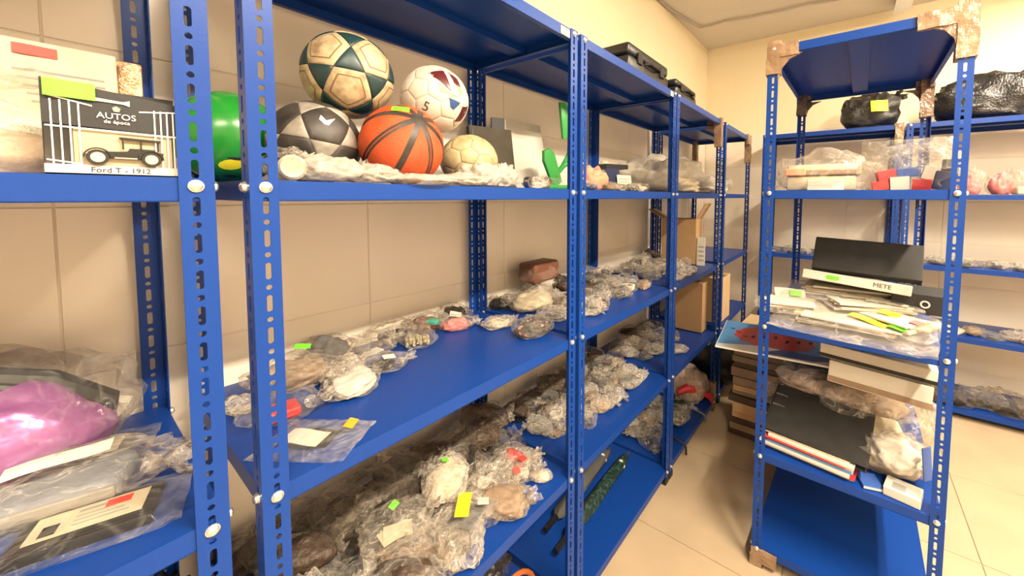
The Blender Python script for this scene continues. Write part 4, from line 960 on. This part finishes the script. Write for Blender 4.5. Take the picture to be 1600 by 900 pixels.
for k, (x, y, z, w, h, m) in enumerate(((-.07, -.06, 0, .045, .03, 'note_red'), (-.02, -.06, 0, .05, .045, 'white_paper'), (.03, -.065, 0, .045, .035, 'red'), (-.05, -.05, .03, .05, .04, 'red'), (.0, -.05, .045, .055, .03, 'poster_navy'), (.045, -.05, .035, .03, .045, 'white_paper'), (.085, -.05, 0, .05, .06, 'navy'), (.10, -.03, .04, .04, .06, 'charcoal'))):
    o = MB().box(-w/2, w/2, 0, .03, 0, h).build('card_pack', m, t, bevel=.001); o.location = (x, y, z); o.rotation_euler = (0, rs.uniform(-.25, .25), rs.uniform(-.3, .3))
inst('film', remat(ZIPS[1], 'film_hazy'), t, (0.0, .03, .085), (1.35, 0, 0), (.125, .14, .3)); inst('pouch_film', remat(FILMS[4], 'film_clear'), t, sc=(.13, .14, .2))
# pile on the rack's middle shelf
gp = 'document bags piled on the middle shelf of the rack'
labs = ('flat clear bag of papers at the very bottom of the rack pile', 'clear document bag sagging over the front lip of the rack', 'clear bag of banknote-like slips in the rack pile', 'wide clear document bag under the white file', 'clear bag with a yellow slip at the right of the rack pile', 'clear bag with a pale card and green sticker at the left of the pile')
for k, (x, y, z, rz, s, st) in enumerate(((.25, .30, 0, .1, .25, None), (.28, .13, .02, -.12, .24, [('note_yellow', .12, .03, .06, -.06, .05, .1, .05, -.45), ('note_green', .05, .03, .14, -.09, .052, 0, 0, -.45)]),
        (.33, .20, .062, .3, .19, [('stripes', .12, .04, -.02, .02, .05, .1, 0, .1), ('print_pale', .12, .05, .05, -.03, .048, .1, 0, -.4)]), (.27, .30, .09, 0, .22, None),
        (.42, .10, .05, -.6, .13, [('note_yellow', .06, .035, -.03, .0, .035, .1, .1, .2), ('pink', .03, .03, .06, -.02, .035, 0, 0, 0)]), (.09, .13, .05, .2, .13, [('white_paper', .11, .055, .0, .05, .04, .5, 0, .05), ('note_green', .04, .03, .02, .04, .046, .5, 0, 0)]))):
    t = bag(labs[k], tw(x, y, Z2+z), rz, s, 'film_hazy' if k % 2 else 'film_clear', None, None, gp, tied=False, flat=True, stick=st, hz=.9, tilt=(.10 if k in (1, 4, 5) else 0, 0), seed=100+k)
    rs = random.Random(k)
    for q in range(5):
        o = MB().box(-.5, .5, -.5, .5, 0, .006).build('paper', ['cream', 'white_paper', 'print_beige'][q % 3], t); o.scale = (s*1.2, s*.75, 1); o.location = (rs.uniform(-.02, .02), rs.uniform(-.02, .02), .004+.008*q*min(1, s*5)); o.rotation_euler = (0, 0, rs.uniform(-.2, .2))
def ptext(o, txt, size, M4, mt='ink'):
    l = inst('lettering', text_mesh(txt, size, mt), o); l.matrix_local = M4
t = thing('white_file', 'white file box with a lettered spine on top of the document bags', 'file', tw(.30, .27, Z2+.14), TR-.06); t.rotation_euler = (-.16, .06, TR-.1)
MB().box(-.17, .16, -.12, .12, 0, .035).build('body', 'white_paper', t, bevel=.003); note(t, 'note_green', .06, .016, (-.06, -.1203, .018), (PI/2, 0, 0)); 
ptext(t, 'METE', .022, FACE_NY((.08, -.1206, .018)))
t = thing('black_box_file', 'black box file tilted towards the camera on top of the rack pile', 'file', tw(.315, .20, Z2+.195), TR)
t.rotation_euler = (-.55, .03, TR-.04)
MB().box(-.165, .165, -.02, .02, 0, .14).build('cover', 'charcoal', t, bevel=.003); MB().box(-.16, .16, .018, .022, .004, .136).build('back_board', 'black_card', t)
t = thing('lever_arch_file', 'black lever arch file with a white finger ring, right of the pile', 'file', tw(.44, .20, Z2+.085), -.1)
MB().box(-.04, .105, -.02, .16, 0, .07).build('cover', 'black_card', t, bevel=.003)
o = MB().tube([(.011*math.cos(a), .011*math.sin(a), 0) for a in [2*PI*i/20 for i in range(21)]], .0028, 8).build('finger_ring', 'white_paper', t, smooth=True); o.location = (.05, -.0215, .035); o.rotation_euler = (PI/2, 0, 0)
# poster board resting on the rack pile and the flattened cartons
t = thing('poster_board', 'blue, red and white printed board lying across the rack under its middle shelf', 'board', (.58, 1.99, .755), .12)
MB().box(-.40, .36, -.22, .22, 0, .008).build('board', 'poster_sky', t)
def blob(pts, m, z, nm='print_shape'): MB().prism(pts, z, z+.0008).build(nm, m, t)
zz = .008
sp = [(-.16+.17*math.cos(a)*(1+.10*(i % 2)), .02+.15*math.sin(a)*(1+.10*(i % 2))) for i, a in enumerate([2*PI*i/28 for i in range(28)])]
blob(sp, 'poster_red', zz); blob([(-.40, -.22), (.36, -.22), (.36, -.13), (.1, -.17), (-.2, -.12), (-.40, -.19)], 'poster_white', zz+.001)
blob([(-.22, -.22), (.0, -.21), (.12, -.14), (-.12, -.13)], 'poster_navy', zz+.002); blob([(.10, -.10), (.36, -.16), (.36, .22), (.05, .22)], 'poster_white', zz+.0005)
blob([(.16, -.06), (.34, -.10), (.34, .0), (.2, .03)], 'poster_red', zz+.0018)
for k in range(6): blob([(-.26+.05*k, -.02+.02*(k % 3)), (-.245+.05*k, -.02+.02*(k % 3)), (-.24+.05*k, .01+.02*(k % 3)), (-.25+.05*k, .02+.02*(k % 3))], 'ink', zz+.0022)
for k in range(3): blob([(-.37+.035*k, .08-.05*k), (-.35+.035*k, .09-.05*k), (-.345+.035*k, .075-.05*k)], 'ink', zz+.0008)
MB().box(-.40, .36, -.224, -.22, 0, .008).box(-.404, -.40, -.224, .22, 0, .008).build('board_edge', 'poster_white', t)
# flattened cartons stacked on the floor behind the rack
rs = random.Random(8); z = .002
for k in range(15):
    th = rs.uniform(.03, .06); m = 'cardboard_pale' if k in (14,) else rs.choice(['cardboard', 'tan', 'brown_leather', 'brown_leather', 'tan'])
    o = MB().box(-.135, .135, -.2, .2, 0, th).build('flat_carton', m, bevel=.003); o.location = (.295+rs.uniform(-.012, .012), 2.50+rs.uniform(-.02, .02), z); o.rotation_euler = (0, 0, rs.uniform(-.06, .06))
    tag(o, f"flattened cardboard carton, {['first','second','third','fourth','fifth','sixth','seventh','eighth','ninth','tenth','eleventh','twelfth','thirteenth','fourteenth','fifteenth'][k]} up from the floor behind the rack", 'carton', 'flattened cartons behind the rack'); z += th+.0005
    if z > .70: break
# lower shelf of the rack
mags = (('white_paper', .30), ('red', .29), ('white_paper', .30), ('poster_sky', .28), ('white_paper', .29), ('poster_red', .27), ('white_paper', .28), ('cream', .28)); z = Z3
for k, (m, w) in enumerate(mags):
    th = .010 if k % 2 == 0 else .006
    o = MB().box(-w/2, w/2, -.12, .12, 0, th).build('magazine', m, bevel=.001); p = tw(.18+.012*math.sin(k*2.3), .16+.01*math.cos(k*1.7), z); o.location = p; o.rotation_euler = (0, 0, TR-.12+.05*math.sin(k*3.1)); z += th+.0004
    tag(o, f"{dict(white_paper='white', red='red', poster_sky='light blue', poster_red='bright red', cream='cream')[m]} magazine, {['first','second','third','fourth','fifth','sixth','seventh','eighth'][k]} from the bottom of the stack under the black folder", 'magazine', 'magazines under the black folder')
t = thing('black_folder', 'black folder with two metal slots lying tilted on the magazines', 'folder', tw(.185, .045, z+.004)); t.rotation_euler = (.38, .03, TR-.08)
MB().box(-.17, .17, 0, .25, 0, .006).build('front_cover', 'charcoal', t, bevel=.001); MB().box(-.17, .165, .0, .25, -.024, -.018).build('rear_cover', 'black_card', t, bevel=.001)
MB().box(-.172, -.166, 0, .25, -.024, .006).build('spine', 'black_card', t)
for y in (.13, .19): MB().box(-.165, -.12, y, y+.007, .0062, .0072).build('metal_slot', 'steel', t)
gl = 'clear bags on the lower shelf of the rack'
for k, (lb, x, y, z, rz, s, fm, cm) in enumerate((('clear bag of rumpled cloth behind the black folder', .17, .42, 0, .3, .19, 'film_hazy', 'tan'), ('clear bag of cloth at the back of the lower rack shelf', .33, .62, 0, .4, .2, 'film_hazy', 'tan'), ('dull bag in the back left of the lower rack shelf', .16, .68, 0, 1.4, .17, 'film_smoky', 'grey_cloth'), ('clear bag of papers in the middle of the lower rack shelf', .36, .25, 0, -.4, .18, 'film_hazy', 'cream'), ('crinkled bag leaning at the right of the lower rack shelf', .43, .18, .05, 1.2, .12, 'film_hazy', 'white_paper'), ('grey film bag on top behind the black folder', .20, .40, .15, 0, .18, 'film_pinkish', 'grey_cloth'))):
    bag(lb, tw(x, y, Z3+z), rz, s, fm, 'lump', cm, gl, tied=False, hz=.9, csc=.85, seed=120+k)
for k, (lb, x0, x1, z, h, m, lean) in enumerate((('pinkish-white flat carton in the lower rack pile', .22, .52, .30, .085, 'white_paper', 0), ('white archive carton with dark edge under the printed board', .19, .53, .392, .055, 'white_paper', 0))):
    t = thing('archive_box', lb, 'box', tw(0, .18, Z3+z), TR-.05, 'archive boxes in the rack')
    MB().box(x0, x1, 0, .30, 0, h).build('body', m, t, bevel=.003); MB().box(x0-.001, x1+.001, -.0015, .001, h*.05, h*.3).build('dark_edge', 'charcoal' if k else 'tan', t)
    t.rotation_euler = (.0, .05, TR-.03)
bag('big clear bag holding up the archive boxes in the rack', tw(.36, .38, Z3), .2, .2, 'film_hazy', 'wallet', 'cream', gl, tied=False, hz=1.6, csc=.95, seed=131)
t = thing('white_phone_box', 'small white box with a grey window at the rack front', 'box', tw(.44, .05, Z3+.001), -.2); MB().box(-.04, .055, -.03, .05, 0, .03).build('body', 'white_paper', t, bevel=.002); MB().box(-.02, .015, -.018, .02, .03, .0306).build('window', 'ink_grey', t)
t = thing('blue_booklet', 'dark blue booklet beside the small white box', 'booklet', tw(.365, .045, Z3+.001), .3); MB().box(-.03, .03, -.02, .06, 0, .012).build('body', 'poster_navy', t, bevel=.001); MB().box(-.029, .029, -.0205, .055, .002, .010).build('pages', 'white_paper', t)
slab('blue_card', 'stiff blue card standing at the right edge of the rack', 'card', 'poster_navy', .04, .11, .003, leanY((tw(.515, .10, 0).x, tw(.515, .10, 0).y, Z3+.06), .1, .9), .0005)

# ------------------------------------------------------------------ back wall units
def bin_bag(label, x, y, z, sx, sy, sz, k, noteit=False):
    t = thing('refuse_sack', label, 'sack', (x, y, z), 0, 'black sacks on top of the back units'); inst('film', remat(FILMS[k], 'bin_bag'), t, sc=(sx, sy/.74, sz))
    inst('tied_end', remat(TAILS[k % 5], 'bin_bag'), t, (sx*.6, 0, sz*.55), (0, -.6, 0), (sx*.9, sx*.7, sx*.7))
    if noteit: note(t, 'note_yellow', .10, .085, (.05, -sy*1.2, sz*.42), (PI/2-.3, 0, .25), 'yellow_note')
bin_bag('black refuse sack with a yellow note on top of the back unit', .80, 3.56, ZT+.001, .17, .14, .34, 1, True)
bin_bag('large black refuse sack on the back unit at the right edge', 1.48, 3.58, ZT+.001, .34, .18, .33, 5)
rs = random.Random(31)
def back_row(where, zs, x0, x1, n, s, mats, group, fm=('film_hazy', 'film_white', 'film_clear'), hz=1.0):
    od = ['first', 'second', 'third', 'fourth', 'fifth', 'sixth', 'seventh', 'eighth', 'ninth', 'tenth']
    for k in range(n):
        m = rs.choice(mats); x = x0+(x1-x0)*(k+.5)/n+rs.uniform(-.02, .02)
        bag(f"{MW.get(m, m)} bundle bag, {od[k]} from the left, {where}", (x, 3.50+rs.uniform(-.03, .05), zs+.001), rs.uniform(-3, 3), s*rs.uniform(.85, 1.15), rs.choice(fm), rs.choice(['lump', 'cards', 'wallet']), m, group, tied=rs.random() < .5, hz=hz, seed=rs.randint(0, 9999))
back_row('upper shelf of the right back unit', ZU, 1.06, 1.75, 6, .085, ['tan', 'cream', 'pink'], 'bags on the upper back shelf', hz=2.3)
back_row('middle shelf of the right back unit', ZM, 1.06, 1.75, 7, .065, ['white_paper', 'charcoal', 'grey_cloth', 'cream'], 'bags on the middle back shelf')
back_row('second lowest shelf of the right back unit', ZL, 1.06, 1.75, 7, .07, ['pink', 'red', 'tan', 'grey_cloth'], 'bags on the second lowest back shelf', hz=1.1)
back_row('bottom shelf of the right back unit', ZB, 1.06, 1.75, 6, .12, ['charcoal', 'black_plastic', 'brown_leather'], 'dark bags on the bottom back shelf', ('film_hazy', 'film_smoky'), 1.3)
back_row('middle shelf of the back unit behind the rack', ZM, .14, .95, 7, .06, ['white_paper', 'charcoal', 'cream', 'tan'], 'bags on the back shelf behind the rack')
back_row('low shelf of the back unit behind the rack', ZL, .14, .95, 5, .07, ['white_paper', 'cream', 'tan'], 'bags on the low back shelf behind the rack')
back_row('upper shelf of the back unit behind the rack', ZU, .14, .95, 5, .075, ['tan', 'cream', 'white_paper'], 'bags on the upper back shelf behind the rack')

# ------------------------------------------------------------------ tell equal labels apart by their order in the row
from collections import defaultdict
bpy.context.view_layer.update()
byl = defaultdict(list)
for o in scene.objects:
    if o.parent is None and o.get('label'): byl[o['label']].append(o)
for lb, os_ in byl.items():
    if len(os_) > 1:
        def sx(o):
            v = o.matrix_world.translation-CAM; return v.dot(CR)/max(.01, v.dot(_f))
        os_.sort(key=sx); n = len(os_)
        words = {2: ['left of two', 'right of two'], 3: ['leftmost of three', 'middle of three', 'rightmost of three']}.get(n, [f'number {i+1} from left' for i in range(n)])
        for o, wd in zip(os_, words):
            if len((lb+' '+wd).split()) <= 16: o['label'] = lb+', '+wd
